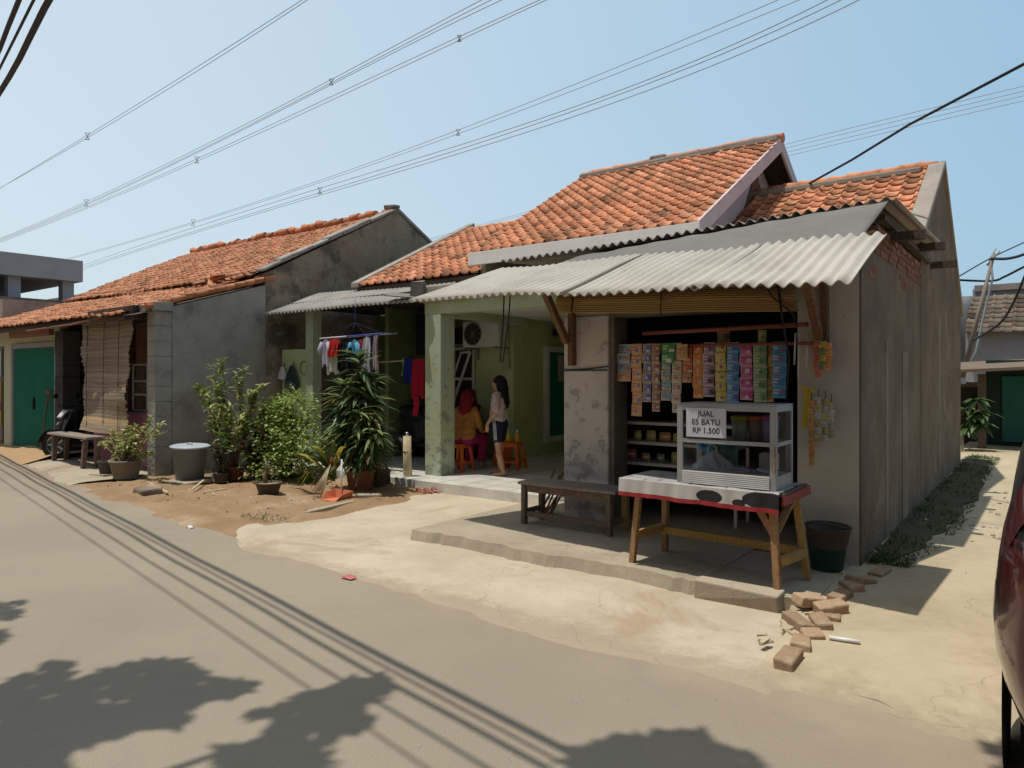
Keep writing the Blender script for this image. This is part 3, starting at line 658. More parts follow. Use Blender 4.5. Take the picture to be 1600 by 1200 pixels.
# air conditioner
ac = thing('air_conditioner', 'white air conditioner outdoor unit hung high on the porch back wall', 'air conditioner', (-7.95, 9.75, 2.1))
mb = MB(); mb.box(-8.36, -7.54, 9.62, 9.9, 2.12, 2.58); mb.build('casing', M['white_plastic'], ac, bevel=.015)
mb = MB(); mb.lathe([(.205, 0), (.205, -.012), (.19, -.012), (.19, 0)], (-8.12, 9.62, 2.35), 28, M=Matrix.Rotation(-PI/2, 3, 'X'), cap=False)
for r in (.06, .1, .14, .18): mb.lathe([(r, -.004), (r+.006, -.012), (r+.012, -.004)], (-8.12, 9.62, 2.35), 24, M=Matrix.Rotation(PI/2, 3, 'X'), cap=False)
for k in range(10): mb.bar((-8.12, 9.612, 2.35), (-8.12+.19*math.cos(k*PI/5), 9.612, 2.35+.19*math.sin(k*PI/5)), .008, .006)
mb.build('grille', M['alu_dark'], ac); mb = MB(); mb.lathe([(.195, .002), (.0, .002)], (-8.12, 9.619, 2.35), 24, M=Matrix.Rotation(PI/2, 3, 'X'), cap=False); mb.build('fan_well', M['black_plastic'], ac)
mb = MB(); 
for x in (-8.3, -7.6): mb.bar((x, 9.6, 2.1), (x, 9.99, 2.1), .03, .03); mb.bar((x, 9.98, 1.9), (x, 9.98, 2.1), .03, .03)
mb.build('wall_bracket', M['alu_dark'], ac)

# ================================================================== LEFT HOUSE with stall and garage
left = thing('roadside_house', 'long grey house with rough gable and sagging orange tiles at the road bend', 'house', (-15, 8, 0))
mb = MB(); mb.prism([(-11.45, 7.5, 0), (-11.45, 13.7, 0), (-11.45, 13.7, 3.55), (-11.45, 10.73, 5.16), (-11.45, 7.5, 3.45)], (.25, 0, 0)); tag(mb.build('gable_wall', M['dark_block'], left), 'dark bare block gable wall with streaks')
mb = MB(); mb.prism([(-11.42, 5.80, 0), (-11.42, 7.498, 0), (-11.42, 7.498, 3.24), (-11.42, 5.80, 2.72)], (.225, 0, 0)); mb.build('side_wall', M['left_render'], left)
mb = MB()
for k in range(11): mb.box(-11.44, -11.19, 5.52, 5.79, k*.24, k*.24+.237, jit=.004)
mb.box(-11.62, -11.15, 5.47, 5.80, 2.64, 2.78, jit=.02); mb.build('corner_post', M['left_render'], left, bevel=.006)
mb = MB()
for k in range(9):
    t0, t1 = k/9, (k+1)/9; a0, a1 = 7.45+3.28*t0, 7.45+3.28*t1; z0_, z1_ = 3.48+1.69*t0, 3.48+1.69*t1; j_ = R.uniform(-.02, .025); mb.prism([(-11.45, a0, z0_), (-11.45, a0, z0_+.08+j_), (-11.45, a1, z1_+.08+j_), (-11.45, a1, z1_)], (.27+R.uniform(-.02, .02), 0, 0))
mb.prism([(-11.45, 10.73, 5.17), (-11.45, 10.73, 5.27), (-11.45, 13.8, 3.63), (-11.45, 13.8, 3.54)], (.27, 0, 0)); mb.obox((-11.33, 10.73, 5.27), (.3, .2, .08), None, jit=.03); mb.build('verge_coping', M['left_render'], left, bevel=.02)
mb = MB(); mb.box(-19.3, -11.46, 7.43, 7.49, 3.1, 3.5); mb.build('eave_riser', M['dark_wood'], left)
slu = V((0, 3.3, 1.66)).normalized()
mb = MB(); tile_roof(mb, (-19.55, 7.35, 3.42), (1, 0, 0), slu, 39, 16, .208, .232, .028, .011, .15, .016, .004); mb.build('tile_roof', M['old_tile'], left)
mb = MB(); mb.poly([(-19.5, 7.4, 3.38), (-11.3, 7.4, 3.38), (-11.3, 10.73, 5.08), (-19.5, 10.73, 5.08)]); mb.poly([(-19.5, 10.73, 5.08), (-11.3, 10.73, 5.08), (-11.3, 14, 3.4), (-19.5, 14, 3.4)]); mb.build('roof_deck', M['dark_wood'], left)
mb = MB()
x = -19.6
while x < -11.4:
    g = R.uniform(.7, 1.05); mb.tube([(x, 10.72+R.uniform(-.05, .05), 5.17+R.uniform(-.05, .05)), (x+.3, 10.72+R.uniform(-.05, .05), 5.17+R.uniform(-.04, .05))], [.10, .085], 8, True, (g, g*.9, g*.85)); x += R.uniform(.24, .38)
mb.build('ridge_tiles', M['old_tile'], left)
sll = V((0, 2.45, .86)).normalized()
mb = MB(); tile_roof(mb, (-19.4, 5.22, 2.60), (1, 0, 0), sll, 37, 10, .208, .245, .028, .012, .15, .016)
mb.build('lean_roof', M['old_tile'], left); mb = MB()
for k in range(12):                                               # tiles laid along the wall top
    y = 5.4+k*.19; z = 2.645+(y-5.4)*.305; g = R.uniform(.7, 1.1); mb.obox((-11.30+R.uniform(-.03, .03), y+.1, z+.10+R.uniform(-.008, .015)), (.27, .25, .022), eul(.24, R.uniform(-.12, .12), R.uniform(-.15, .15)), (g, g*.92, g*.88), .008); mb.tube([(-11.22+R.uniform(-.02, .02), y, z+.06), (-11.22+R.uniform(-.02, .02), y+.24, z+.135)], [.055, .045], 8, True, (g, g*.92, g*.88))
for k in range(9):
    g = R.uniform(.6, 1.0); p = V((-12.5+R.uniform(-.5, .9), 7.2+R.uniform(-.1, .25), 3.36+R.uniform(0, .06))); mb.obox(p, (.2, .26, .02), eul(R.uniform(.1, .6), R.uniform(-.3, .3), R.uniform(-1, 1)), (g, g*.9, g*.85))
mb.build('edge_tiles', M['old_tile'], left)
mb = MB(); mb.poly([(-19.4, 5.25, 2.58), (-11.21, 5.25, 2.56), (-11.21, 7.6, 3.28), (-19.4, 7.6, 3.40)]); mb.bar((-19.4, 5.32, 2.54), (-11.7, 5.32, 2.56), .06, .1); mb.bar((-12.9, 5.3, 2.60), (-11.6, 5.45, 2.62), .16, .2, jit=.02); mb.build('roof_deck', M['dark_wood'], left)
mb = MB(); mb.box(-19.4, -15.62, 5.85, 5.98, 2.28, 2.72); mb.box(-18.75, -18.16, 5.86, 5.98, .02, 2.279); mb.build('front_wall', M['cream_wall'], left)
mb = MB()
for k in range(11): mb.box(-15.74, -15.36, 5.78, 6.1, .02+k*.225, .24+k*.225, jit=.006)
mb.build('block_pier', M['black_block'], left, bevel=.006)
mb = MB(); mb.box(-18.2, -18.1, 5.81, 5.9, .05, 2.3); mb.box(-15.85, -15.745, 5.81, 5.9, .05, 2.3); mb.box(-18.099, -15.851, 5.815, 5.9, 2.2, 2.3); mb.build('door_frame', M['far_grey'], left)
dr = MB()
nfold = 17; x0, x1 = -18.1, -15.85
pts = []
for i in range(nfold*2+1):
    pts.append((x0+(x1-x0)*i/(nfold*2), 5.85+(.055 if i % 2 else 0)))
for i in range(len(pts)-1):
    a, b = pts[i], pts[i+1]; dr.poly([(a[0], a[1], .05), (b[0], b[1], .05), (b[0], b[1], 2.2), (a[0], a[1], 2.2)])
dro = tag(dr.build('garage_door', M['green_shutter'], left), 'green folding metal garage door'); mb = MB(); mb.box(-17.05, -16.98, 5.83, 5.86, .9, 1.15); mb.build('handle', M['rubber'], dro)
mb = MB(); mb.box(-15.35, -15.0, 6.85, 6.98, .03, 2.6); mb.box(-14.2, -14.1, 6.3, 6.4, .03, 2.6); mb.box(-15.36, -12.9, 7.0, 7.1, 0, 2.9); mb.build('plank_door', M['brown_wood'], left)
mb = MB(); mb.box(-14.0, -11.445, 5.78, 5.9, 0, .99); mb.build('stall_counter', M['pink_wall'], left, bevel=.01)
mb = MB(); mb.box(-14.7, -11.5, 7.3, 7.4, 0, 3.1); mb.box(-14.7, -11.45, 5.95, 7.3, 2.75, 2.8); mb.box(-11.46, -11.425, 5.9, 7.3, 0, 2.75); mb.build('back_wall', M['unlit_inside'], left)
mb = MB(); mb.box(-12.75, -11.45, 5.76, 5.82, 2.50, 2.62); mb.build('lintel', M['dark_wood'], left)
mb = MB(); mb.box(-17.0, -15.0, 5.4, 5.5, 2.38, 2.5); mb.tube([(-15.6, 5.25, 2.47), (-13.5, 5.22, 2.50), (-11.8, 5.3, 2.62)], .02, 7); mb.build('eave_pole', M['rust'], left)
# side/rear walls so the house is closed
mb = MB(); mb.box(-19.4, -11.46, 13.5, 13.65, 0, 3.4); mb.box(-19.45, -19.3, 6.0, 13.5, 0, 3.4); mb.build('rear_wall', M['left_render'], left)
# closing walls of the other two buildings
mb = MB(); mb.box(-9.9, -4.0, 14.75, 14.88, 0, 3.3); mb.build('rear_wall', M['grey_render'], house)
mb = MB(); mb.box(-4.0, -1.43, 14.1, 14.25, 0, 2.7); mb.build('rear_wall', M['grey_render'], shop)

# ================================================================== FAR BUILDINGS
far = thing('concrete_building', 'unfinished pale grey concrete building with open upper floor behind the tiled house', 'building', (-33, 12, 0))
mb = MB(); mb.box(-44, -30, 6.0, 12.0, 5.28, 6.10); mb.build('parapet', M['far_grey'], far)
for x, y in ((-30.5, 11.6), (-30.5, 9.8), (-30.5, 8.4), (-30.5, 6.4), (-38, 11.6)): mb = MB(); mb.box(x-.2, x+.2, y-.2, y+.2, 4.3, 5.28); mb.build('column', M['far_grey'], far)
mb = MB(); mb.box(-44, -29.6, 5.5, 12.4, 3.95, 4.45); mb.build('floor_slab', M['far_brown'], far); mb = MB(); mb.box(-44, -30.2, 6, 12.0, 0, 3.95); mb.build('lower_wall', M['black_block'], far)
mb = MB(); mb.tube([(-27.5, 6.0, 4.9), (-27.2, 9.2, 2.9)], .05, 6); mb.build('leaning_pole', M['grey_wood'], far)
mb = MB(); mb.box(-40, -33, 13, 14, 0, 5.1); mb.build('rear_block', M['far_grey'], far)
# alley end: green shuttered shed, tiled house behind, tarpaulin wall
gs = thing('green_shed', 'low shed with green shutters and brown lean roof at the end of the alley', 'shed', (0, 19, 0))
mb = MB(); mb.box(-1.05, 3.5, 18.6, 18.75, .1, 1.95); mb.build('wall', M['dark_green'], gs)
mb = MB()
for x in (-.75, -.05, .65, 1.35): mb.box(x, x+.6, 18.52, 18.598, .2, 1.6)
mb.build('shutter', M['teal_door'], gs)
mb = MB(); mb.prism([(-2.6, 17.0, 1.62), (4.0, 17.0, 1.93), (4.0, 19.6, 2.15), (-2.6, 19.6, 1.82)], (0, 0, .06)); mb.build('roof', M['old_wood'], gs)
mb = MB(); mb.box(-1.12, -.98, 17.4, 17.55, .08, 1.65); mb.build('post', M['old_wood'], gs)
th = thing('tiled_house', 'house with mossy grey brown tiled roof behind the green shed', 'house', (1, 25, 0))
mb = MB(); tile_roof(mb, (-1.75, 22.6, 2.75), (1, 0, 0), V((0, 1, .55)), 18, 8, .26, .30, .03, .006, .2); mb.build('tile_roof', M['grey_tile'], th)
mb = MB(); tile_roof(mb, (-.15, 25.6, 4.15), (1, 0, 0), V((0, 1, .75)), 14, 8, .26, .30, .03, .006, .2); mb.build('upper_tile_roof', M['grey_tile'], th)
mb = MB(); mb.box(-1.75, 3.2, 22.9, 23.0, 0, 2.9); mb.box(-1.75, 3.2, 25.2, 25.35, 0, 4.2); mb.box(-1.75, -1.6, 23.01, 25.19, 0, 2.8); mb.build('wall', M['far_grey'], th)
mb = MB(); mb.box(-1.7, 3.4, 25.1, 25.4, 4.12, 4.3); mb.build('coping', M['mortar'], th)
tw = MB(); tw.smooth = True; tw.slab(lambda u, v: (V((-5.5+u*3.8, 24+.1*math.sin(v*9+u*4)+.05*math.sin(u*21), .0+v*3.9)), V((0, -1, 0))), 30, 14, .05, (.20, .215, .23))
tag(tw.build('tarpaulin_wall', M['cloth'], None, (-3.6, 24, 0)), 'dark grey tarpaulin screen standing behind the alley houses', 'screen')
rub = thing('block_wall', 'low dark rubble block wall beside the leafy plant at the alley end', 'wall', (-2.2, 19.4, 0)); mb = MB(); mb.box(-5.0, -1.2, 19.4, 19.6, 0, 1.35); mb.build('wall', M['black_block'], rub)
mb = MB()
for k in range(16): mb.box(-5+k*.235, -4.78+k*.235, 19.37, 19.62, 1.352, 1.45+R.uniform(-.03, .05))
mb.build('coping', M['dark_block'], rub)
slb = MB(); slb.obox((-1.55, 16.6, .32), (.5, .05, .5), eul(-.35, 0, .2)); tag(slb.build('leaning_board', M['terrace_concrete'], None, (-1.55, 16.6, 0)), 'pale board leaning beside the leafy plant at the alley end', 'board')
# ================================================================== SHOP FRONT OBJECTS
# --- rolled bamboo blind under the canopy
bl = thing('bamboo_blind', 'bamboo blind rolled up under the corrugated canopy across the shop opening', 'blind', (-2.75, 6.1, 2.3))
def rolled(mb, A, B, h, d):
    A, B = V(A), V(B); n = 24; rows = 11
    for r in range(rows):
        t = r/(rows-1); z = -h*t; b = d*math.sin(PI*min(1, t*.95+.05))
        pts = [A.lerp(B, i/n)+V((0, -b+R.uniform(-.0015, .0015), z+.003*math.sin(i*.5))) for i in range(n+1)]
        g = R.uniform(.85, 1.1); mb.tube(pts, .0125, 5, True, (g, g*.97, g*.9))
mb = MB(); rolled(mb, (-4.02, 6.16, 2.45), (-1.60, 5.98, 2.33), .19, .07); mb.build('slat_roll', M['blind_warm'], bl)
mb = MB(); mb.tube([(-3.8, 6.08, 2.5), (-3.8, 6.03, 2.25), (-3.79, 6.06, 2.22)], .008, 5); mb.build('cord', M['cable'], bl)
mb = MB(); mb.tube([(-1.75, 5.9, 2.42), (-1.70, 5.9, 2.05), (-1.66, 5.93, 1.75), (-1.69, 5.95, 1.35)], .009, 5); mb.build('cord', M['cable'], bl)
mb = MB(); mb.tube([(-1.9, 5.9, 2.44), (-1.78, 5.88, 2.25), (-1.62, 5.9, 2.1), (-1.6, 5.93, 2.0)], .008, 5); mb.build('cord', M['cable'], bl)
mb = MB(); mb.tube([(-2.8, 5.98, 2.4), (-2.8, 5.96, 2.16)], .006, 5); mb.build('cord', M['cable'], bl)

plain('rod_red', (.26, .075, .045), .6)
plain('sign_paper', (.54, .55, .57), .6)
# --- hanging rods
rd = MB(); a, b = atY(1005, 521, 6.42), atY(1262, 507, 5.95); rd.tube([a, b], .02, 8); tag(rd.build('hanging_rod', M['rod_red'], None, a), 'faded red bamboo rod hanging across the top of the shop opening', 'rod')
rd = MB(); a, b = atY(1060, 540, 6.42), atY(1282, 536, 6.0); rd.tube([a, b], .014, 8); tag(rd.build('hanging_rod', M['rod_red'], None, a), 'thin red rod sticking out beside the blue sachets at right of the opening', 'rod')

# --- strips of sachets
CREAM = (.48, .36, .19); WHITE = (.50, .48, .46)
def sachet_mesh(w, h, main, border, blotch, name):
    mb = MB(); n = 10; m = 8
    bx0, by0, bw, bh = R.randint(4, 6), R.randint(1, 3), R.randint(2, 4), R.randint(2, 3)
    def colf(i, j):
        if j in (0, m-1): return border
        if i in (0,) and border != main: return border
        if bx0 <= i < bx0+bw and by0 <= j < by0+bh: return blotch[0]
        if 1 <= i <= 4 and j == m-3: return blotch[1]
        if 1 <= i <= 3 and j == m-5: return blotch[1]
        k = R.uniform(.85, 1.2)*1.05; return tuple(x*k for x in main)
    mb.smooth = True
    def fn(u, v):
        b = .009*math.sin(PI*u)*math.sin(PI*v)
        return (w*(u-.5), -b-.002, h*v)
    mb.grid(fn, n, m, None, colf)
    mb.grid(lambda u, v: (w*(.5-u), .009*math.sin(PI*u)*math.sin(PI*v)+.002, h*v), 4, 4, border)
    return mb
def strip(x0, x1, ytop, ybot, cnt, main, border, blotch, label, Y=6.40, tail=None):
    a = atY((x0+x1)/2, ytop, Y); b = atY((x0+x1)/2, ybot, Y); wv = (atY(x1, ytop, Y)-atY(x0, ytop, Y)).length
    t = thing('sachet_strip', label, 'sachet strip', a, 'strips of sachets hanging in the shop opening')
    H = (a.z-b.z)/cnt; lean = (b.x-a.x)
    proto = None
    for k in range(cnt):
        mn, bo, bt = (main, border, blotch)
        if tail and k == cnt-1: mn, bo, bt = tail
        mb = sachet_mesh(wv*R.uniform(.96, 1.0), H*1.0, mn, bo, bt, 'sachet')
        o = mb.build('sachet', M['film'], t, local=True)
        o.location = (R.uniform(-.004, .004), R.uniform(-.006, .006)-.012*(k % 2), -(k+1)*H); o.rotation_euler = (R.uniform(-.07, .07), R.uniform(-.03, .03), R.uniform(-.10, .10))
    return t
rb = lambda *c: c
strip(966, 986, 538, 596, 4, (.22, .34, .46), WHITE, ((.42, .15, .10), (.08, .10, .25)), 'pale blue and white sachet strip, farthest left in the shop opening', tail=((.55, .28, .12), CREAM, ((.6, .4, .2), (.3, .1, .05))))
strip(987, 1003, 537, 650, 6, (.56, .36, .22), (.60, .30, .07), ((.16, .20, .42), (.55, .10, .08)), 'longest sachet strip, cream with orange seams, reaching down to the shelf')
strip(1004, 1018, 537, 628, 6, (.10, .11, .36), CREAM, ((.60, .58, .55), (.50, .35, .2)), 'navy blue sachet strip with cream borders, left of the brown one')
strip(1019, 1032, 537, 643, 7, (.26, .09, .08), CREAM, ((.55, .50, .45), (.45, .2, .2)), 'dark brown sachet strip with cream borders, beside the navy one')
strip(1034, 1054, 536, 568, 2, (.02, .25, .07), (.03, .28, .08), ((.6, .6, .58), (.6, .6, .3)), 'short bright green sachet strip above the light blue sachets', Y=6.37)
strip(1033, 1048, 562, 626, 4, (.20, .40, .52), CREAM, ((.55, .22, .10), (.1, .15, .3)), 'light blue sachet strip with cream borders, under the bright green pair')
strip(1050, 1065, 536, 645, 7, (.50, .40, .30), (.62, .56, .44), ((.42, .16, .10), (.30, .16, .30)), 'cream and brown sachet strip hanging just above the showcase corner')
strip(1058, 1075, 538, 562, 1, (.40, .24, .09), (.58, .38, .14), ((.5, .32, .15), (.3, .12, .05)), 'single gold brown sachet hung in front of the cream strip', Y=6.35)
strip(1067, 1082, 540, 598, 4, (.45, .09, .06), (.50, .22, .08), ((.6, .5, .4), (.6, .4, .1)), 'short red sachet strip with gold seams, left of the orange strip', tail=((.40, .22, .12), (.35, .2, .1), ((.1, .07, .06), (.2, .1, .05))))
strip(1083, 1098, 537, 622, 5, (.62, .21, .05), (.60, .30, .08), ((.65, .5, .4), (.6, .07, .06)), 'orange sachet strip left of the purple and white one')
strip(1099, 1117, 535, 620, 5, (.24, .13, .26), WHITE, ((.04, .03, .04), (.55, .5, .55)), 'purple and white sachet strip above the price sign')
strip(1118, 1135, 536, 627, 6, (.52, .42, .07), (.50, .44, .12), ((.25, .10, .30), (.55, .5, .4)), 'yellow sachet strip with purple print, left of the blue one')
strip(1136, 1155, 535, 629, 6, (.03, .24, .55), (.20, .40, .60), ((.12, .08, .30), (.5, .6, .7)), 'plain blue sachet strip between the yellow and the magenta ones')
strip(1156, 1176, 536, 625, 5, (.46, .06, .24), (.58, .30, .44), ((.6, .5, .55), (.25, .03, .14)), 'magenta sachet strip in the shop opening')
strip(1177, 1198, 535, 628, 5, (.16, .32, .14), (.40, .50, .34), ((.06, .22, .08), (.5, .5, .4)), 'pale leaf green sachet strip right of the magenta one')
strip(1199, 1209, 536, 628, 5, (.58, .36, .06), (.55, .40, .14), ((.5, .16, .05), (.6, .5, .3)), 'narrow amber sachet strip between the leaf green and bright blue ones', Y=6.44)
strip(1207, 1229, 534, 622, 5, (.02, .25, .58), (.14, .40, .62), ((.50, .06, .14), (.6, .6, .65)), 'bright blue sachet strip with red print, farthest right in the opening')
strip(1120, 1140, 512, 536, 1, (.28, .19, .06), (.30, .24, .08), ((.1, .07, .06), (.35, .2, .1)), 'dim brown sachet hung above the yellow strip', Y=6.5)
strip(1185, 1198, 516, 535, 1, (.30, .33, .08), (.35, .36, .12), ((.15, .2, .06), (.4, .4, .2)), 'small olive sachet hung above the leaf green strip', Y=6.45)
# --- strings of snacks on the wall right of the opening
def snack(x, yt, yb, cnt, w, col, label, Y=6.0, col2=None):
    a = atY(x, yt, Y); b = atY(x, yb, Y); t = thing('snack_string', label, 'snack string', a, 'snack strings hung at the right of the shop opening')
    mb = MB(); mb.tube([a+V((0, .005, .06)), V((a.x, a.y+.005, b.z))], .003, 4); mb.build('string', M['cable'], t)
    H = (a.z-b.z)/cnt
    for k in range(cnt):
        c = col if (k % 2 == 0 or not col2) else col2
        mb = MB(); mb.smooth = True; g = R.uniform(.7, 1.1)
        cc = tuple(x*g for x in c)
        mb.grid(lambda u, v: (w*(u-.5)*(1-.25*abs(v-.5)), -.004-.014*math.sin(PI*u)*math.sin(PI*v), H*.95*v), 5, 6, cc, lambda i, j: tuple(x*(.55 if (1 <= i <= 3 and j in (2, 3) and R.random() < .6) else 1) for x in cc))
        mb.grid(lambda u, v: (w*(.5-u)*(1-.25*abs(v-.5)), .004, H*.95*v), 3, 3, cc)
        o = mb.build('packet', M['film'], t, local=True); o.location = (R.uniform(-.006, .006), R.uniform(-.008, .002), -(k+1)*H); o.rotation_euler = (0, R.uniform(-.12, .12), R.uniform(-.4, .4))
snack(1277, 531, 590, 5, .05, (.50, .09, .06), 'red snack string on the wall beside the bracket')
snack(1286, 533, 575, 4, .06, (.55, .38, .05), 'short yellow snack string next to the red one', col2=(.12, .25, .07))
snack(1294, 535, 578, 4, .06, (.58, .24, .04), 'orange snack string nearest the bracket')
snack(1268, 625, 728, 9, .05, (.55, .28, .08), 'long amber packet string hanging low beside the showcase')
snack(1279, 620, 690, 6, .055, (.52, .50, .46), 'white packet string, first right of the amber one', col2=(.5, .42, .15))
snack(1290, 622, 690, 6, .055, (.50, .42, .12), 'yellow and grey packet string in the lower cluster', col2=(.42, .42, .40))
snack(1299, 628, 684, 5, .05, (.40, .36, .16), 'dull olive packet string, rightmost of the lower cluster', col2=(.45, .44, .42))
mb = MB(); a = atY(1256, 612, 6.05); mb.obox(a+V((.02, 0, -.14)), (.05, .02, .30), eul(0, .06, 0)); mb.obox(a+V((.03, 0, .02)), (.12, .02, .025), eul(0, .35, 0)); tag(mb.build('packet_rack', M['yellow_plastic'], None, a), 'narrow yellow hook rack on the wall edge right of the showcase', 'rack')
pl = MB(); 
for k, x in enumerate((1243, 1249, 1262)):
    a = atY(x, 520, 6.05); b = atY(x-2, (570, 590, 575)[k], 6.05); pl.tube([a, b], .007, 6)
tag(pl.build('dangling_cord', M['white_rod'], None, a), 'white cords dangling from the red rods beside the opening', 'cord')

# --- shelving inside and goods
sh = thing('shop_shelf', 'white metal shelf unit inside the shop behind the table', 'shelf', (-3.4, 7.0, .12))
for z in (1.10, .89, .67, .40):
    mb = MB(); mb.box(-3.86, -2.4, 6.82, 7.2, z-.012, z+.018); mb.build('shelf_board', M['white_paint'], sh)
for x in (-3.86, -2.43):
    for y in (6.82, 7.17): mb = MB(); mb.box(x, x+.03, y-.001, y+.031, .12, 1.14); mb.build('upright', M['white_paint'], sh)
goods = [((-3.52, .91), (.5, .42, .05), 'yellow packet'), ((-3.36, .91), (.48, .40, .08), 'yellow packet'), ((-3.2, .91), (.5, .25, .09), 'orange packet'), ((-3.05, .91), (.52, .44, .06), 'yellow packet'), ((-2.92, .91), (.10, .2, .12), 'green packet'), ((-3.6, .69), (.4, .08, .06), 'red packet'), ((-3.42, .69), (.35, .25, .1), 'tan packet'), ((-3.25, .69), (.12, .22, .14), 'green packet'), ((-3.08, .69), (.45, .4, .1), 'yellow packet')]
where = ['at the left end of the second shelf', 'on the second shelf, next to the leftmost', 'between the yellow ones on the second shelf', 'on the second shelf near the showcase', 'at the right of the second shelf', 'at the left end of the third shelf', 'on the third shelf, beside the red one', 'in the middle of the third shelf', 'on the third shelf near the showcase']
for k, ((x, z), c, nm) in enumerate(goods):
    mb = MB(); mb.smooth = True; w_, h_ = R.uniform(.10, .15), R.uniform(.08, .13)
    def pk(u, v, s=1): return (x+w_*(u-.5)*(1-.2*abs(2*v-1)), 6.92-s*.04*math.sin(PI*u)*math.sin(PI*v), z-.002+h_*v)
    mb.grid(lambda u, v: pk(u, v), 6, 6, c, lambda i, j: c if not (1 < i < 5 and j == 3) else (.6, .5, .4)); mb.grid(lambda u, v: pk(1-u, v, -1), 6, 6, c)
    tag(mb.build('snack_packet', M['film'], None, (x, 6.92, z)), nm+' standing '+where[k]+' inside the shop', 'packet', 'packets on the shop shelves')
# --- table
tb = thing('table', 'splayed wooden table with red rim carrying the glass showcase', 'table', (-2.05, 5.3, .1))
for (xb, yb, xt, yt) in ((-2.66, 5.14, -2.60, 5.16), (-1.475, 5.0, -1.52, 5.03), (-2.60, 5.62, -2.56, 5.55), (-1.40, 5.47, -1.50, 5.5)):
    mb = MB(); mb.bar((xb, yb, .1), (xt, yt, .76), .056, .046, (1, 0, 0), jit=.003); mb.build('leg', M['warm_wood'] if xb < -1.45 or yb < 5.2 else M['yellow_wood'], tb, bevel=.004)
mb = MB(); mb.box(-2.68, -1.44, 5.02, 5.62, .765, .79); mb.build('tabletop', M['old_wood'], tb)
mb = MB(); mb.bar((-2.63, 5.58, .30), (-1.45, 5.50, .30), .045, .06); mb.bar((-1.46, 5.02, .32), (-1.42, 5.48, .30), .04, .06); mb.bar((-2.65, 5.16, .32), (-2.6, 5.6, .32), .04, .06); mb.build('stretcher', M['yellow_wood'], tb)
mb = MB(); mb.bar((-1.445, 5.02, .735), (-1.425, 5.62, .745), .02, .065); mb.build('end_rail', M['red_paint'], tb)
for p, q in (((-1.51, 5.03, .5), (-1.66, 5.04, .74)), ((-1.5, 5.05, .52), (-1.45, 5.25, .72))): mb = MB(); mb.bar(p, q, .05, .03, (0, 1, 0)); mb.build('corner_brace', M['warm_wood'], tb)
# cloth
cl = thing('tablecloth', 'white tablecloth with black patches and red border hanging over the table front', 'tablecloth', (-2.05, 5.1, .8))
def tcol(x, z):
    if z < .118: return (.33, .042, .042)
    for cx, cz, rx, rz, up in ((-1.95, .155, .10, .05, 1), (-1.545, .17, .16, .062, 0), (-1.73, .135, .05, .028, 0), (-1.71, .11, .03, .03, 0)):
        if ((x-cx)/rx)**2+((z-cz)/rz)**2 < 1: return (.035, .033, .035)
    return (.52, .495, .46)
mb = MB(); mb.smooth = True
def cf(u, v):
    x = -2.70+u*1.25; y0 = 4.995-.05*u
    if v > .35:
        t = (v-.35)/.65; return (x, y0-.006-.006*math.sin(u*31+1)*t-.005*math.sin(u*67)*t-.004*t, .80-.135*t-.003*math.sin(u*19)*t-.008*u*t)
    t = v/.35; return (x, 5.55-(5.55-y0)*t, .797+.003*math.sin(u*20))
def ccf(i, j):
    v = (j+.5)/60
    if v < .35: return (.34, .33, .32) if (math.sin(i*.28)+math.sin(j*.5+i*.08)) < 1.75 else (.05, .05, .05)
    return tcol(-2.70+(i+.5)/300*1.25, .80-.145*(v-.35)/.65-.80+.23)
mb.grid(cf, 300, 60, None, ccf); mb.build('cloth_sheet', M['cloth'], cl)
# --- showcase
sc = thing('showcase', 'aluminium glass showcase with a price sign on the table', 'showcase', (-1.9, 5.35, .8))
X0, X1, Y0, Y1, Z0, Z1 = -2.23, -1.495, 5.035, 5.44, .80, 1.39
for x in (X0, X1-.045):
    for y in (Y0, Y1-.03): mb = MB(); mb.box(x, x+.045, y, y+.03, Z0, Z1); mb.build('corner_post', M['aluminium'], sc, bevel=.003)
for nm, z, h in (('top_rail', Z1-.042, .044), ('middle_rail', 1.105, .028)):
    mb = MB(); mb.box(X0+.046, X1-.046, Y0+.002, Y0+.028, z, z+h); mb.box(X0+.046, X1-.046, Y1-.028, Y1-.002, z, z+h); mb.box(X0+.002, X0+.028, Y0+.031, Y1-.031, z, z+h); mb.box(X1-.028, X1-.002, Y0+.031, Y1-.031, z, z+h); mb.build(nm, M['aluminium'], sc)
mb = MB()
mb.box(X0+.046, X1-.046, Y0+.0045, Y0+.02, Z0, Z0+.094)
for k in range(7): mb.box(X0+.046, X1-.046, Y0-.010, Y0+.004, Z0+.005+k*.0135, Z0+.0145+k*.0135)
mb.build('ribbed_base', M['white_paint'], sc)
mb = MB(); mb.box(X0+.002, X0+.02, Y0+.031, Y1-.031, Z0, Z0+.095); mb.box(X1-.02, X1-.002, Y0+.031, Y1-.031, Z0, Z0+.095); mb.build('side_base', M['aluminium'], sc)
mb = MB(); mb.box(X0+.03, X1-.03, Y0+.03, Y1-.03, Z0+.085, Z0+.094); mb.build('floor_board', M['white_paint'], sc)
mb = MB(); mb.box(X0+.03, X1-.03, Y0+.03, Y1-.03, 1.112, 1.120); mb.build('shelf_board', M['alu_dark'], sc)
mb = MB(); mb.box(X0+.0, X1-.0, Y0+.0, Y1, Z1+.003, Z1+.010); mb.build('top_board', M['aluminium'], sc)
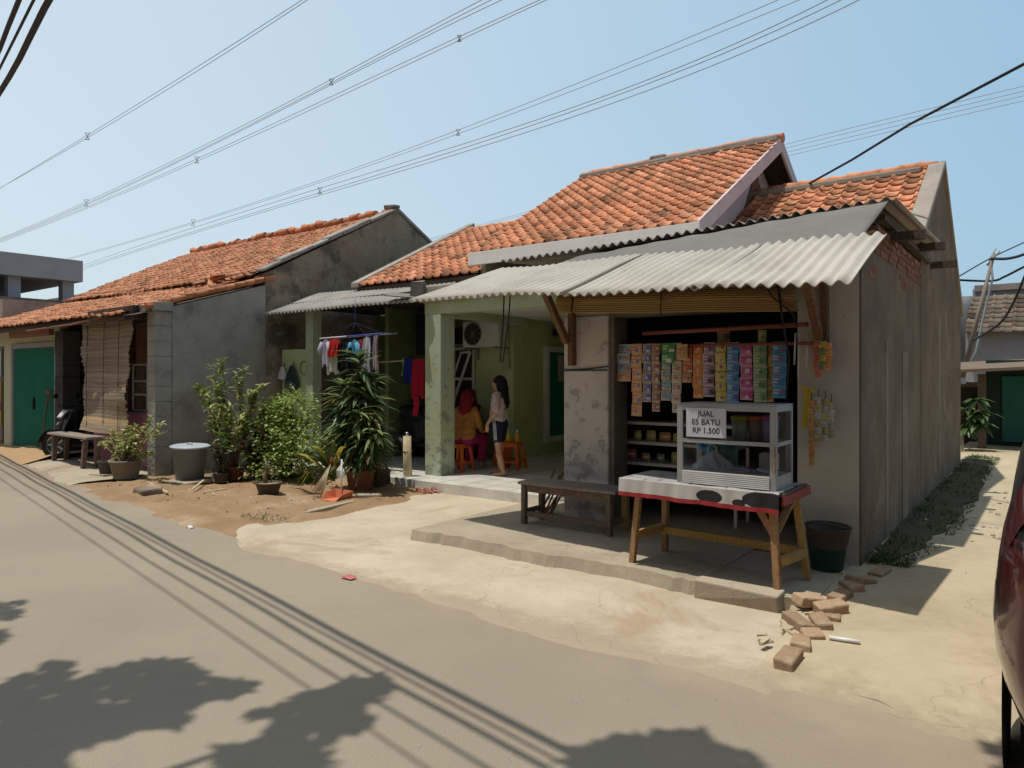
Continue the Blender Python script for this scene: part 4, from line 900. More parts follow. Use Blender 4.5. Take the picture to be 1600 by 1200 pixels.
for nm, q in (('front_pane', [(X0+.046, Y0+.015, .895), (X1-.046, Y0+.015, .895), (X1-.046, Y0+.015, 1.36), (X0+.046, Y0+.015, 1.36)]), ('side_pane', [(X1-.012, Y0+.032, .895), (X1-.012, Y1-.032, .895), (X1-.012, Y1-.032, 1.36), (X1-.012, Y0+.032, 1.36)]), ('side_pane', [(X0+.012, Y0+.032, .895), (X0+.012, Y1-.032, .895), (X0+.012, Y1-.032, 1.36), (X0+.012, Y0+.032, 1.36)])):
    mb = MB(); mb.poly(q); mb.build(nm, M['glass'], sc)
mb = MB(); a = V((X1-.01, Y0-.012, .93)); mb.tube([a+V((.004*math.sin(k*1.9), .003*math.cos(k*2.3), k*.012)) for k in range(16)], .005, 5); mb.build('tie_chain', M['yellow_wood'], sc)
# contents
def tub(x, y, z, r, h, body, lid, label, taper=.85, trans=None):
    t = thing('food_tub', label, 'tub', (x, y, z), 'tubs in the showcase')
    mb = MB(); mb.lathe([(r*taper, 0), (r, h), (r*.96, h)], (x, y, z), 20, body); mb.build('tub_body', M['painted'], t)
    mb = MB(); mb.lathe([(r*1.08, h-.012), (r*1.1, h+.012), (r*1.0, h+.018), (.001, h+.018)], (x, y, z), 20, lid); mb.build('lid', M['painted'], t)
tub(-1.835, 5.28, 1.121, .062, .165, (.36, .36, .26), (.42, .40, .05), 'pale tub with yellow lid behind the edge of the price sign')
tub(-1.725, 5.30, 1.121, .055, .165, (.28, .20, .16), (.60, .17, .03), 'clear tub with orange lid in the middle of the showcase shelf')
tub(-1.605, 5.27, 1.121, .058, .175, (.36, .27, .46), (.55, .09, .32), 'lilac tub with pink lid at the right of the showcase shelf')
mb = MB(); mb.box(-2.13, -2.055, 5.33, 5.44, .895, 1.09, (.01, .24, .50)); mb.obox((-2.15, 5.36, 1.04), (.09, .05, .03), eul(0, .8, 0), (.01, .24, .50)); tag(mb.build('blue_carton', M['painted'], None, (-2.09, 5.38, .895), bevel=.004), 'bright blue carton standing in the lower showcase', 'carton')
mb = MB(); mb.lathe([(.07, 0), (.085, .18), (.086, .20), (.001, .2)], (-1.98, 5.42, .895), 18, (.01, .11, .10)); tag(mb.build('teal_tub', M['painted'], None, (-1.98, 5.42, .895)), 'dark teal tub behind the plastic bag', 'tub')
mb = MB(); mb.smooth = True
def bagf(u, v):
    a = 2*PI*u; t = v; r = (.115*(1-t)**.8+.018)*(1+.16*math.sin(a*5+t*3)+.1*math.sin(a*9)); r = r if t < .97 else r*.6
    return (-2.03+r*1.15*math.cos(a), 5.24+r*.6*math.sin(a), .896+.135*t+.012*math.sin(a*3)*(1-t))
mb.grid(bagf, 40, 14); mb.tube([(-2.07, 5.24, 1.02), (-2.06, 5.235, 1.075), (-2.03, 5.23, 1.088), (-2.0, 5.235, 1.06), (-2.0, 5.24, 1.01)], [.012, .01, .012, .01, .012], 8); tag(mb.build('plastic_bag', M['bag'], None, (-2.03, 5.24, .896)), 'knotted clear plastic bag lying in the lower showcase', 'bag')
mb = MB(); mb.box(-1.72, -1.60, 5.36, 5.46, .895, 1.02, (.40, .40, .36)); tag(mb.build('white_box', M['painted'], None, (-1.66, 5.41, .895), bevel=.004), 'plain pale box in the lower right of the showcase', 'box')
for k, c in enumerate(((.55, .30, .48), (.60, .45, .58), (.36, .22, .50), (.62, .58, .62))):
    mb = MB(); x = -1.83+k*.07; mb.obox((x, 5.18+.012*(k % 2), .902+.004*k), (.10, .06, .014), eul(.12, .1*(k-1), .3*k), c); tag(mb.build('soft_packet', M['film'], None, (x, 5.18, .895)), ['pink packet lying leftmost on the showcase floor', 'pale pink packet lying second on the showcase floor', 'violet packet lying third on the showcase floor', 'white packet lying at the right of the showcase floor'][k], 'packet', 'packets on the showcase floor')
# price sign
sg = thing('price_sign', 'white paper price sign reading JUAL ES BATU RP 1.500 on the showcase glass', 'sign', (-2.035, 5.13, 1.26))
mb = MB(); mb.box(-2.155, -1.85, 5.0315, 5.0335, 1.15, 1.365); mb.build('paper', M['sign_paper'], sg)
M['ink'] = mat('ink', (.03, .03, .035), (.03, .03, .035), rough=.7, bump=0)
for k, s in enumerate(('JUAL', 'ES BATU', 'RP 1.500')):
    cu = bpy.data.curves.new('lettering', 'FONT'); cu.body = s; cu.size = .058; cu.align_x = 'CENTER'; cu.align_y = 'CENTER'; cu.extrude = .0004; cu.offset = .0006
    o = bpy.data.objects.new('lettering', cu); COL.objects.link(o); bpy.context.view_layer.update()
    me = bpy.data.meshes.new_from_object(o); bpy.data.objects.remove(o); me.materials.clear(); me.materials.append(M['ink'])
    for v in me.vertices: v.co = V((v.co.x-2.002-sg.location.x, -.0995-v.co.z, v.co.y+1.322-.062*k-sg.location.z))
    o = bpy.data.objects.new('lettering', me); COL.objects.link(o); o.parent = sg
# --- bench in front of the pillar, firewood, bucket
bn = thing('bench', 'dark weathered wooden bench standing before the pillar on the terrace', 'bench', (-3.75, 5.95, .1))
for (x, y) in ((-4.24, 5.84), (-3.26, 5.84), (-4.22, 6.12), (-3.24, 6.12)): mb = MB(); mb.bar((x, y, .1), (x, y, .50), .06, .05, (1, 0, 0), jit=.004); mb.build('leg', M['old_wood'] if y < 6 or x < -4 else M['yellow_wood'], bn, bevel=.003)
mb = MB(); mb.box(-4.30, -3.18, 5.80, 6.0, .502, .53); mb.box(-4.30, -3.18, 6.005, 6.18, .50, .528); mb.build('seat', M['grey_wood'], bn, bevel=.004)
mb = MB(); mb.box(-4.21, -3.29, 5.825, 5.855, .43, .50); mb.box(-4.21, -3.29, 5.83, 5.86, .18, .23); mb.box(-4.255, -4.225, 5.87, 6.09, .2, .25); mb.box(-3.265, -3.235, 5.87, 6.09, .2, .25); mb.build('rail', M['old_wood'], bn)
fw = thing('firewood_bundle', 'bundle of thin split sticks leaning on the pillar behind the bench', 'firewood', (-4.1, 6.55, .1))
for k in range(9): mb = MB(); x = -4.13-.025*k; mb.bar((x-.13, 6.35+.03*(k % 3), .105), (x+.02+.05*(k % 2), 6.5+.02*(k % 4), .52+.03*(k % 3)), .022, .018); mb.build('stick', M['brown_wood'], fw)
bk = thing('waste_bucket', 'dark green plastic bucket with a broken rim at the wall corner', 'bucket', (-1.36, 5.86, .1))
mb = MB(); mb.lathe([(.115, 0), (.15, .25), (.155, .26), (.15, .262), (.11, .02)], (-1.36, 5.88, .1), 26, cap=False); mb.lathe([(.115, .001), (.0, .001)], (-1.36, 5.88, .1), 26, cap=False); mb.build('bucket_body', M['dark_green'], bk)
mb = MB(); mb.lathe([(.14, .19), (.165, .335), (.172, .34), (.163, .342), (.14, .2)], (-1.36, 5.88, .1), 26, cap=False, M=eul(.04, .03, 0)); mb.tube([(-1.52, 5.88, .44), (-1.42, 5.80, .47), (-1.2, 5.84, .44)], .008, 6); mb.build('rim', M['dark_pot'], bk)
# --- loose bricks along the alley edge
bl_ = [((1265, 930), .12, .5, .10), ((1297, 942), .10, .3, .05), ((1248, 966), .07, 1.2, .03), ((1282, 966), .06, .9, 0), ((1268, 985), .05, .1, .05), ((1252, 998), .04, .6, 0), ((1231, 1022), .04, .4, .04), ((1312, 925), .10, .9, .05), ((1330, 910), .10, 1.0, 0), ((1345, 900), .11, .35, .05), ((1375, 888), .1, .2, .0), ((1300, 958), .05, .5, .0)]
names = ['tilted tan brick on top at the kerb block end', 'tan brick lying flat over others beside the kerb block end', 'brick standing on edge below the kerb block end', 'half buried brick in the middle of the row', 'small broken brick in the gap of the row', 'grey dusty brick second from the road end', 'dusty grey brick nearest the road at the row end', 'brick in the shade edge just past the top brick', 'brick in shade between the bucket and the path', 'brick lying askew in front of the bucket', 'last brick of the row by the wall corner', 'flat brick sunk in the mortar beside the path']
for k, ((px, py), z, a, ti) in enumerate(bl_):
    p = atZ(px, py+8, z); mb = MB(); g = R.uniform(.9, 1.1); sx, sy, sz = (.21, .105, .07) if k != 4 else (.12, .1, .06)
    mb.obox((0, 0, 0), (sx, sy, sz), eul(R.uniform(-.12, .12)+ti*2, R.uniform(-.12, .12)+ti, a+(1.2 if ti < .05 else .5)), (g, g, g*.97), .008)
    o = mb.build('brick', M['paving_brick'], None, (0, 0, 0), bevel=.012); o.location = p+V((0, 0, .0)); tag(o, names[k], 'brick', 'loose bricks along the alley edge')
mb = MB(); p = atZ(1296, 996, .06); mb.tube([p, p+V((.16, .03, .0))], .012, 8); tag(mb.build('white_tube', M['white_plastic'], None, p), 'short white plastic tube lying by the bricks', 'tube')
mb = MB()
for k in range(26):
    t_ = k/25; p = V((-1.31+.10*t_+R.uniform(-.07, .07), 4.2+1.7*t_+R.uniform(-.1, .1), .045+.05*t_)); mb.obox(p, (R.uniform(.03, .10), R.uniform(.03, .07), R.uniform(.015, .03)), eul(R.uniform(-.15, .15), R.uniform(-.15, .15), R.uniform(0, 3)), None, .009)
tag(mb.build('mortar_rubble', M['alley_concrete'], bevel=.006), kind='stuff')
# ================================================================== PLANTS, YARD OBJECTS
def jcol(c, a=.25):
    g = R.uniform(1-a, 1+a); h = R.uniform(-.08, .08); return (max(0, c[0]*g*(1+h)), c[1]*g, max(0, c[2]*g*(1-h)))
def rdir(zmin=-.3, zmax=1.0):
    a = R.uniform(0, 2*PI); z = R.uniform(zmin, zmax); r = math.sqrt(max(0, 1-z*z)); return V((r*math.cos(a), r*math.sin(a), z))
def pot(parent, x, y, z, r0, r1, h, m, name='pot', n=24, sx=1, sy=1):
    mb = MB(); mb.lathe([(r0, 0), (r1*.97, h*.86), (r1*1.05, h*.87), (r1*1.07, h), (r1*.93, h), (r1*.9, h*.85)], (x, y, z), n, cap=False, sx=sx, sy=sy); mb.lathe([(r0, .002), (0.0, .002)], (x, y, z), n, cap=False, sx=sx, sy=sy)
    o = mb.build(name, m, parent)
    mb = MB(); mb.lathe([(r1*.92, h*.86), (r1*.5, h*.9), (0.0, h*.92)], (x, y, z), n, cap=False, sx=sx, sy=sy); mb.build('soil', M['dirt'], parent)
    return o
M['verge_soil'] = mat('dark_verge_soil', (.085, .07, .042), (.12, .098, .06), 5, .95, .8, 40, .02, .1, stains=(((.08, .09, .035), 7, .48, .7, .7), ((.3, .25, .17), 12, .6, .75, .5)))
# dracaena: several stems with whorls of strappy leaves in a clay pot
dx, dy = -7.50, 6.50
t = thing('dracaena_plant', 'tall dark green corn plant with drooping leaves in a clay pot', 'plant', (dx, dy, .03))
pot(t, dx, dy, .03, .15, .20, .30, M['clay_pot'])
mb = MB(); lf = MB()
stems = [((0, 0), (-.05, .02), 1.72), ((.08, .05), (.20, .02), 1.15), ((-.08, .03), (-.36, -.03), 1.15), ((.02, -.07), (.10, -.16), .95), ((-.04, -.06), (-.18, -.14), 1.3), ((.06, .02), (.38, -.08), .72), ((0, .06), (-.02, .2), 1.45), ((-.06, 0), (-.55, .02), .80)]
for (b, tt, hh) in stems:
    P0 = V((dx+b[0], dy+b[1], .28)); P1 = V((dx+tt[0], dy+tt[1], .16+hh)); mb.tube([P0, P0.lerp(P1, .5)+V((0, 0, .05)), P1], [.022, .018, .012], 7)
    n = int(hh*95)
    for k in range(n):
        s_ = R.uniform(.12, 1)**.8; p = P0.lerp(P1, s_); a = k*2.4+R.uniform(-.4, .4)
        top = s_ > .9; L = R.uniform(.30, .46)*(1.1-.32*s_); up = (R.uniform(.35, 1.2) if top else R.uniform(-.25, .55))
        d = V((math.cos(a), math.sin(a), up)).normalized(); c = jcol((.05, .10, .03) if R.random() < .5 else (.19, .25, .08), .35)
        if R.random() < .05: c = jcol((.22, .17, .06))
        lf.leaf(p, d, V((0, 0, 1)), L, R.uniform(.05, .078), R.uniform(.3, .75), c, 5)
mb.build('stem', M['old_wood'], t); lf.build('foliage', M['leaf'], t)
# round bush
bx, by = -9.35, 6.62
t = thing('bush', 'dense round bright green bush with small leaves left of the corn plant', 'bush', (bx, by, .02))
mb = MB(); lf = MB()
blobs = [((0, 0, .62), .52), ((-.3, .05, .5), .44), ((.28, -.05, .48), .42), ((.1, .1, 1.02), .34), ((-.15, -.1, .95), .28), ((0, -.15, .3), .50), ((.32, -.1, .22), .34), ((-.36, -.08, .25), .34)]
for k in range(26):
    c_, r_ = R.choice(blobs); e = V((bx, by, 0))+V(c_)+rdir(0, 1)*r_*.9; mb.tube([(bx+R.uniform(-.08, .08), by+R.uniform(-.06, .06), 0), V((bx, by, .35)).lerp(e, .4), e], [.012, .008, .004], 5)
for k in range(4300):
    c_, r_ = R.choice(blobs); d = rdir(-.6, 1); rr = r_*R.uniform(.55, 1.08)*(1+.12*math.sin(d.x*7+d.z*9)*math.cos(d.y*6)); p = V((bx, by, 0))+V(c_)+d*rr
    if p.z < .03: continue
    dd = (d+rdir(-1, 1)*.9); dd.z *= .5; dd.normalize(); lf.leaf(p, dd, V((R.uniform(-.5, .5), R.uniform(-.5, .5), 1)), R.uniform(.055, .095), R.uniform(.038, .056), .2, jcol((.22, .31, .06) if R.random() < .65 else (.36, .44, .12), .35), 2)
for k in range(8): # upright sprays
    e = V((bx+R.uniform(-.3, .35), by+R.uniform(-.2, .2), R.uniform(1.1, 1.5))); mb.tube([V((e.x*.5+bx*.5, e.y*.5+by*.5, .6)), e], .004, 4)
    for j in range(18):
        q = e-V((0, 0, R.uniform(0, .4))); lf.leaf(q, rdir(-.2, .9), V((0, 0, 1)), R.uniform(.05, .075), .04, .2, jcol((.10, .17, .035), .3), 2)
mb.build('branch', M['old_wood'], t); lf.build('foliage', M['leaf'], t)
# loose tall shrub with yellowish leaves in a pot
def shrub(name, label, x, y, z, h, branches, nleaf, cols, L, W, potspec=None, spread=.5, seg=3, cat='shrub', targets=None, tip=.45):
    t = thing(name, label, cat, (x, y, z)); mb = MB(); lf = MB(); z0 = z
    if potspec: pot(t, x, y, z, *potspec[:3], M[potspec[3]]); z0 = z+potspec[2]*.85
    for b in range(branches):
        if targets: e = V(targets[b % len(targets)])+V((R.uniform(-.06, .06), R.uniform(-.1, .1), R.uniform(-.08, .08)))
        else:
            a = R.uniform(0, 2*PI); e = V((x+math.cos(a)*spread*R.uniform(.2, 1), y+math.sin(a)*spread*R.uniform(.2, .7), z0+h*R.uniform(.5, 1)))
        o = V((x+R.uniform(-.05, .05), y+R.uniform(-.05, .05), z0-.02)); m1 = o.lerp(e, .5)+V((R.uniform(-.08, .08), R.uniform(-.06, .06), .08)); mb.tube([o, m1, e], [.012, .008, .003], 5)
        for k in range(nleaf):
            s_ = 1-R.random()**1.3*(1-.0)*(1-tip*.3); s_ = max(.25, s_)
            p = o.lerp(m1, s_*2) if s_ < .5 else m1.lerp(e, s_*2-1)
            d = ((e-o).normalized()*.5+rdir(-.5, .8)).normalized(); lf.leaf(p+rdir()*.02, d, V((R.uniform(-.3, .3), R.uniform(-.3, .3), 1)), L*R.uniform(.7, 1.25), W*R.uniform(.8, 1.2), R.uniform(.1, .5), jcol(R.choice(cols), .35), seg)
    mb.build('branch', M['old_wood'], t); lf.build('foliage', M['leaf'], t); return t
sx, sy = -9.95, 6.12
tg = [tuple(atY(a, b, 6.12+q)) for a, b, q in ((312, 600, .05), (340, 568, 0), (345, 610, -.05), (380, 580, .1), (395, 610, .1), (360, 640, -.1), (335, 640, 0), (405, 640, .12), (325, 665, -.1), (380, 660, -.05), (410, 605, .2))]
shrub('potted_shrub', 'tall loose potted shrub with yellow tinged leaves before the grey wall', sx, sy, .02, 1.8, 24, 40, [(.23, .32, .07), (.36, .38, .10), (.40, .36, .14), (.14, .21, .05)], .125, .046, (.12, .16, .2, 'clay_pot'), targets=tg, tip=.9)
shrub('croton_plant', 'low croton plant with dark red leaves under the tall potted shrub', -9.55, 6.2, .02, 1.0, 12, 22, [(.10, .03, .03), (.06, .07, .025), (.16, .12, .04), (.04, .06, .02)], .14, .05, None, .35)
shrub('leafy_plant', 'small broad leaved plant on the ground beside the grey bin', -9.85, 5.85, .02, .55, 7, 12, [(.09, .14, .05), (.05, .09, .03), (.20, .17, .08)], .13, .06, (.10, .12, .14, 'dark_pot'), .22)
tg = [tuple(atY(a, b, 5.22+q)) for a, b, q in ((165, 690, 0), (180, 675, .1), (200, 668, 0), (228, 660, -.1), (258, 668, -.05), (175, 715, .1), (205, 705, .1), (215, 690, 0), (190, 700, -.15), (235, 715, 0))]
shrub('bougainvillea', 'sprawling twiggy shrub with yellow green leaves in a large cement pot by the stall', -11.35, 5.15, .03, .9, 30, 34, [(.34, .37, .10), (.44, .42, .17), (.23, .28, .075)], .075, .045, (.17, .23, .28, 'cement_pot'), targets=tg, seg=2)
t = thing('empty_pot', 'small brown empty pot on a tile left of the cement pot', 'pot', (-11.9, 5.12, .03)); pot(t, -11.9, 5.12, .06, .11, .14, .20, M['dark_pot'])
mb = MB(); mb.obox((-11.9, 5.1, .045), (.36, .34, .03), rotz(.2), jit=.008); mb.build('saucer_tile', M['terrace_concrete'], t)
t = thing('stump_planter', 'wide shallow brown pot with a bare twisted stem before the bush', 'pot', (-8.32, 5.62, .03)); pot(t, -8.32, 5.62, .03, .12, .165, .15, M['dark_pot'], sx=1.1)
mb = MB(); mb.tube([(-8.38, 5.62, .16), (-8.44, 5.64, .26), (-8.40, 5.66, .36), (-8.5, 5.68, .5)], [.035, .028, .02, .008], 7); mb.tube([(-8.42, 5.65, .3), (-8.36, 5.62, .42)], [.015, .006], 6); mb.build('stem', M['old_wood'], t)
# yellowing spider lily
t = thing('yellowing_lily', 'clump of long arching leaves turning yellow before the corn plant', 'plant', (-7.72, 6.1, .02)); lf = MB()
ends = [(455, 712), (470, 750), (462, 728), (448, 745), (480, 705), (492, 690), (472, 690), (485, 765), (467, 768), (505, 700), (520, 690), (478, 730), (540, 700), (530, 720)]
for k, (ex, ey) in enumerate(ends):
    e = atY(ex, ey, 5.95+.03*(k % 4)); o = V((-7.62+.02*(k % 4), 6.12, .20+.03*(k % 5))); L = (e-o).length; c = (.07, .12, .025) if k % 4 else (.30, .24, .03)
    m1 = o.lerp(e, .6)+V((0, 0, .26+.07*(k % 3))); pts = []
    for i in range(9):
        s_ = i/8; pts.append(o*(1-s_)**2+m1*2*s_*(1-s_)+e*s_*s_)
    cc = jcol(c, .2); wv = [.012, .024, .03, .032, .03, .028, .022, .014, .003]
    for i in range(8):
        d = (pts[i+1]-pts[i]).normalized(); s1 = d.cross(V((0, 0, 1))).normalized()+V((0, 0, .25)); cl_ = tuple(x*y for x, y in zip(cc, (1, 1, 1))) if i < 6 else jcol((.28, .23, .05), .15)
        lf.poly([pts[i]-s1*wv[i], pts[i], pts[i+1], pts[i+1]-s1*wv[i+1]], cl_); lf.poly([pts[i], pts[i]+s1*wv[i], pts[i+1]+s1*wv[i+1], pts[i+1]], cl_)
lf.build('leaves', M['leaf'], t)
# palm-rib broom and dustpan
t = thing('rib_broom', 'palm rib broom standing bristles down beside the yellowing leaves', 'broom', (-7.6, 5.95, .03)); mb = MB()
h = atY(517, 725, 6.05)
for k in range(46): e = atY(R.uniform(488, 505), R.uniform(764, 778), 5.85+R.uniform(-.04, .04)); mb.tube([h+rdir()*.012, h.lerp(e, .5)+V((0, 0, -.01)), e], .0028, 4)
mb.build('bristles', M['bamboo'], t); mb = MB(); mb.tube([h+V((-.02, 0, -.05)), h+V((.03, 0, .09))], .02, 8); mb.build('binding', M['red_paint'], t)
t = thing('dustpan', 'orange plastic dustpan with a white upright handle on the soil', 'dustpan', (-7.15, 5.80, .03)); b = V((-7.18, 5.80, .035)); mb = MB()
mb.prism([b+V((-.14, -.10, 0)), b+V((.14, -.10, 0)), b+V((.12, .12, 0)), b+V((-.12, .12, 0))], (0, 0, .008))
mb.slab(lambda u, v: (b+V((-.15+.31*u+(.02*v if u > .5 else -.03*v), .13+.02*v, .008+.105*v)), V((0, -1, 0))), 4, 2, .008)
for s_ in (-1, 1): mb.prism([b+V((s_*.13, -.11, .005)), b+V((s_*.13, .13, .005)), b+V((s_*.16, .15, .115)), b+V((s_*.165, -.02, .085))], (.008*s_, 0, 0))
mb.build('pan', M['dustpan_orange'], t); mb = MB(); mb.tube([b+V((-.03, .13, .02)), b+V((-.04, .15, .50))], .011, 8); mb.build('handle', M['white_rod'], t)
# bamboo post
t = thing('bamboo_post', 'short thick bamboo post standing by the porch edge', 'post', (-7.47, 7.38, .03)); p = V((-7.47, 7.38, 0)); mb = MB(); mb.tube([p, p+V((-.015, 0, .35)), p+V((-.02, 0, .72))], [.068, .064, .06], 12)
for z in (.2, .5): mb.tube([p+V((-.01, 0, z)), p+V((-.01, 0, z+.012))], .07, 12)
mb.build('culm', M['bamboo'], t); mb = MB(); mb.tube([p+V((-.02, 0, .72)), p+V((-.02, 0, .78))], [.026, .022], 8); mb.build('bolt', M['steel'], t)
# planter box with blocks on it
t = thing('planter_box', 'dark wooden crate planter with broken blocks on top by the porch', 'planter', (-7.62, 7.18, .02)); mb = MB(); mb.box(-7.95, -7.55, 6.85, 7.10, .02, .27, jit=.008); mb.build('crate', M['dark_wood'], t, bevel=.006)
for k, (x, y, w_, h_) in enumerate(((-7.88, 6.98, .12, .19), (-7.78, 7.02, .10, .14), (-7.64, 6.97, .13, .15))):
    mb = MB(); mb.obox((x, y, .275+h_/2), (w_, .09, h_), rotz(.2*k), jit=.008); tag(mb.build('concrete_block', M['terrace_concrete'], None, (x, y, .27), bevel=.005), ['tallest broken block at the back of the crate planter', 'short broken block between two others on the crate planter', 'broken block at the right end of the crate planter'][k], 'block', 'broken blocks on the crate planter')
# grey bin with lid
t = thing('lidded_bin', 'large grey plastic barrel with pale lid standing against the rough wall', 'barrel', (-10.3, 5.62, .03)); p = (-10.33, 5.62, .05)
mb = MB(); mb.lathe([(.195, 0), (.25, .47), (.26, .49), (.26, .50), (.245, .50)], p, 36); mb.build('barrel_body', M['grey_plastic'], t)
mb = MB(); mb.lathe([(.27, .475), (.278, .49), (.278, .505), (.255, .515), (.24, .508), (.13, .514), (.0, .518)], p, 36, cap=False, M=eul(.01, .04, 0)); mb.tube([V(p)+V((-.07, 0, .515)), V(p)+V((-.04, 0, .54)), V(p)+V((.04, 0, .54)), V(p)+V((.07, 0, .515))], .012, 8); mb.lathe([(.278, .485), (.288, .492), (.288, .502), (.278, .507)], p, 36, cap=False, M=eul(.01, .04, 0)); mb.build('lid', M['lid_plastic'], t)
mb = MB(); mb.obox((-10.3, 5.5, .035), (.7, .45, .03), rotz(.15), jit=.01); tag(mb.build('flagstone', M['terrace_concrete'], None, (-10.3, 5.5, .03)), 'thin concrete slab lying under the grey barrel', 'slab')
t = thing('cloth_sack', 'dark and white sack slumped behind the grey barrel', 'sack', (-10.0, 5.85, .02)); mb = MB(); mb.smooth = True
mb.grid(lambda u, v: (-9.99+.12*math.cos(2*PI*u)*(1-v*.7)*(1+.15*math.sin(u*19)), 5.88+.10*math.sin(2*PI*u)*(1-v*.7), .02+.36*v), 24, 8, None, lambda i, j: (.5, .5, .5) if j < 3 and 10 < i < 22 else (.03, .03, .035) if i % 7 else (.2, .03, .03)); mb.build('sack_cloth', M['cloth'], t)
mb = MB(); mb.obox(atZ(232, 768, .05), (.42, .26, .13), rotz(-.15), jit=.02); tag(mb.build('stone_block', M['dark_block'], None, atZ(232, 768, .0), bevel=.03), 'rough brown stone block at the road edge before the barrel', 'stone')
for k, (a, b, lbl) in enumerate((((300, 765), (318, 750), 'thin stick propped on the soil before the grey barrel'), ((318, 769), (352, 764), 'pale wooden lath lying between the barrel and the small pots'), ((230, 752), (262, 770), 'brown stick lying near the stone block'))):
    mb = MB(); p, q = atZ(*a, .04), atZ(*b, .05+.05*(k == 0)); mb.bar(p, q, .03, .014, jit=.003); tag(mb.build('stick', M['bamboo'], None, p), lbl, 'stick')
mb = MB(); p, q = atZ(478, 803, .03), atZ(553, 785, .04); mb.bar(p, q, .07, .06, jit=.006); tag(mb.build('edge_beam', M['terrace_concrete'], None, p, bevel=.012), 'slim pinkish concrete bar between the soil and the drive', 'beam')
mb = MB(); mb.obox(atZ(572, 775, .05), (.4, .1, .05), rotz(.7), jit=.008); tag(mb.build('edge_beam', M['terrace_concrete'], None, atZ(572, 775, .03), bevel=.01), 'short dusty concrete bar before the corn plant pot', 'beam')
# footwear
def sandal(px, py, ang, c, label, closed=False, z=.02):
    p = atZ(px, py, z); t = thing('shoe' if closed else 'sandal', label, 'shoe' if closed else 'sandal', p, 'footwear left before the porch'); Mx = rotz(ang)
    def out(s): return [V((.035*math.cos(a)*(1.0 if math.sin(a) > 0 else .8), .115*math.sin(a), 0)) for a in [2*PI*i/18 for i in range(18)]]
    mb = MB(); mb.prism([p+Mx @ q for q in out(1)], (0, 0, .018), c); mb.build('sole', M['painted'], t)
    mb = MB(); mb.smooth = True
    if closed: mb.grid(lambda u, v: p+Mx @ V((.036*math.cos(PI*u)*(1-.5*max(0, v-.8)), -.10+.2*v, .018+.055*math.sin(PI*u)*(1 if v > .45 else .75))), 10, 8, c)
    else:
        for s_ in (-1, 1): mb.tube([p+Mx @ V((s_*.032, -.005, .018)), p+Mx @ V((s_*.018, .04, .05)), p+Mx @ V((0, .075, .022))], .008, 6, True, tuple(x*.6 for x in c))
    mb.build('upper' if closed else 'strap', M['painted'], t)
sandal(652, 757, .7, (.03, .03, .035), 'black shoe nearest the bamboo post', True, .04); sandal(664, 755, .9, (.035, .035, .03), 'black shoe at the back, half under the porch step', True, .05); sandal(676, 759, 1.2, (.03, .04, .03), 'dark shoe with worn top right of the other black ones', True, .04); sandal(686, 757, 1.3, (.05, .045, .04), 'dark brown shoe nearest the porch column', True, .04)
sandal(656, 769, 1.5, (.45, .15, .12), 'pink sandal closest to the bamboo post'); sandal(668, 769, 1.6, (.40, .17, .13), 'pinkish brown sandal in the middle of the front row'); sandal(679, 768, 1.4, (.46, .18, .14), 'pink sandal next to the white one'); sandal(692, 768, 1.5, (.65, .64, .62), 'white sandal at the end of the front row')
# ------------------------------------------------------------------ laundry
def garment(label, x0, x1, y, ztop, zbot, c, kind='shirt', c2=None, sleeves=True, yaw=0):
    t = thing('garment', label, 'garment', ((x0+x1)/2, y, ztop), 'washing hung in the open bay'); mb = MB(); mb.smooth = True; cx = (x0+x1)/2; w_ = x1-x0; H = ztop-zbot; ph = R.uniform(0, 6)
    def pt(u, v, s=1):
        ww = w_*(.72+.28*min(1, v*4)) if kind == 'shirt' else w_
        x = cx+(u-.5)*ww+.012*math.sin(v*5+ph); yy = y+s*(.012+.02*math.sin(u*13+ph+v*2)*(.3+v))
        sag = .03*abs(u-.5)*2 if kind == 'shirt' else .012*math.sin(u*9+ph)
        return (x+math.sin(yaw)*0, yy, ztop-sag-H*v*(1+.04*math.sin(u*7+ph)))
    cf = (lambda i, j: c2 if (c2 and j >= 7) else tuple(k*R.uniform(.93, 1.05) for k in c))
    mb.grid(lambda u, v: pt(u, v, -1), 12, 14, None, cf); mb.grid(lambda u, v: pt(1-u, v, 1), 12, 14, None, cf); mb.build('cloth_body', M['cloth'], t)
    if kind == 'shirt' and sleeves:
        for s_ in (-1, 1):
            mb = MB(); mb.smooth = True; mb.tube([(cx+s_*w_*.36, y, ztop-.06), (cx+s_*w_*.62, y-.01, ztop-.17), (cx+s_*w_*.68, y-.01, ztop-.25)], [.045, .05, .045], 8, True, c); mb.build('sleeve', M['cloth'], t)
    if kind == 'trousers':
        mb = MB(); mb.smooth = True; mb.grid(lambda u, v: (x0+.03+(w_*.42)*u+.02*math.sin(v*4), y-.03+.015*math.sin(u*9), zbot+.02-.32*v), 6, 8, c); mb.build('leg', M['cloth'], t)
a, b = atY(500, 529, 7.35), atY(598, 521, 7.35)
t = thing('clothes_hanger', 'white and blue hanging rail with clips full of small washing', 'hanger', ((a.x+b.x)/2, 7.35, a.z)); mb = MB(); mb.tube([a, a.lerp(b, .45)], .011, 7); mb.tube([a+V((0, .3, .02)), b+V((0, .3, .02))], .010, 7); mb.build('rail', M['white_rod'], t)
mb = MB(); mb.tube([a.lerp(b, .45), b], .011, 7, True, (.05, .08, .4)); m_ = a.lerp(b, .5)
for s_ in (0, .25, .5, .75, 1): q = a.lerp(b, s_); mb.tube([q, m_+V((0, .1, .22))], .0022, 4, True, (.03, .04, .12)); mb.tube([q, q+V((0, .3, .02))], .006, 5, True, (.05, .08, .4))
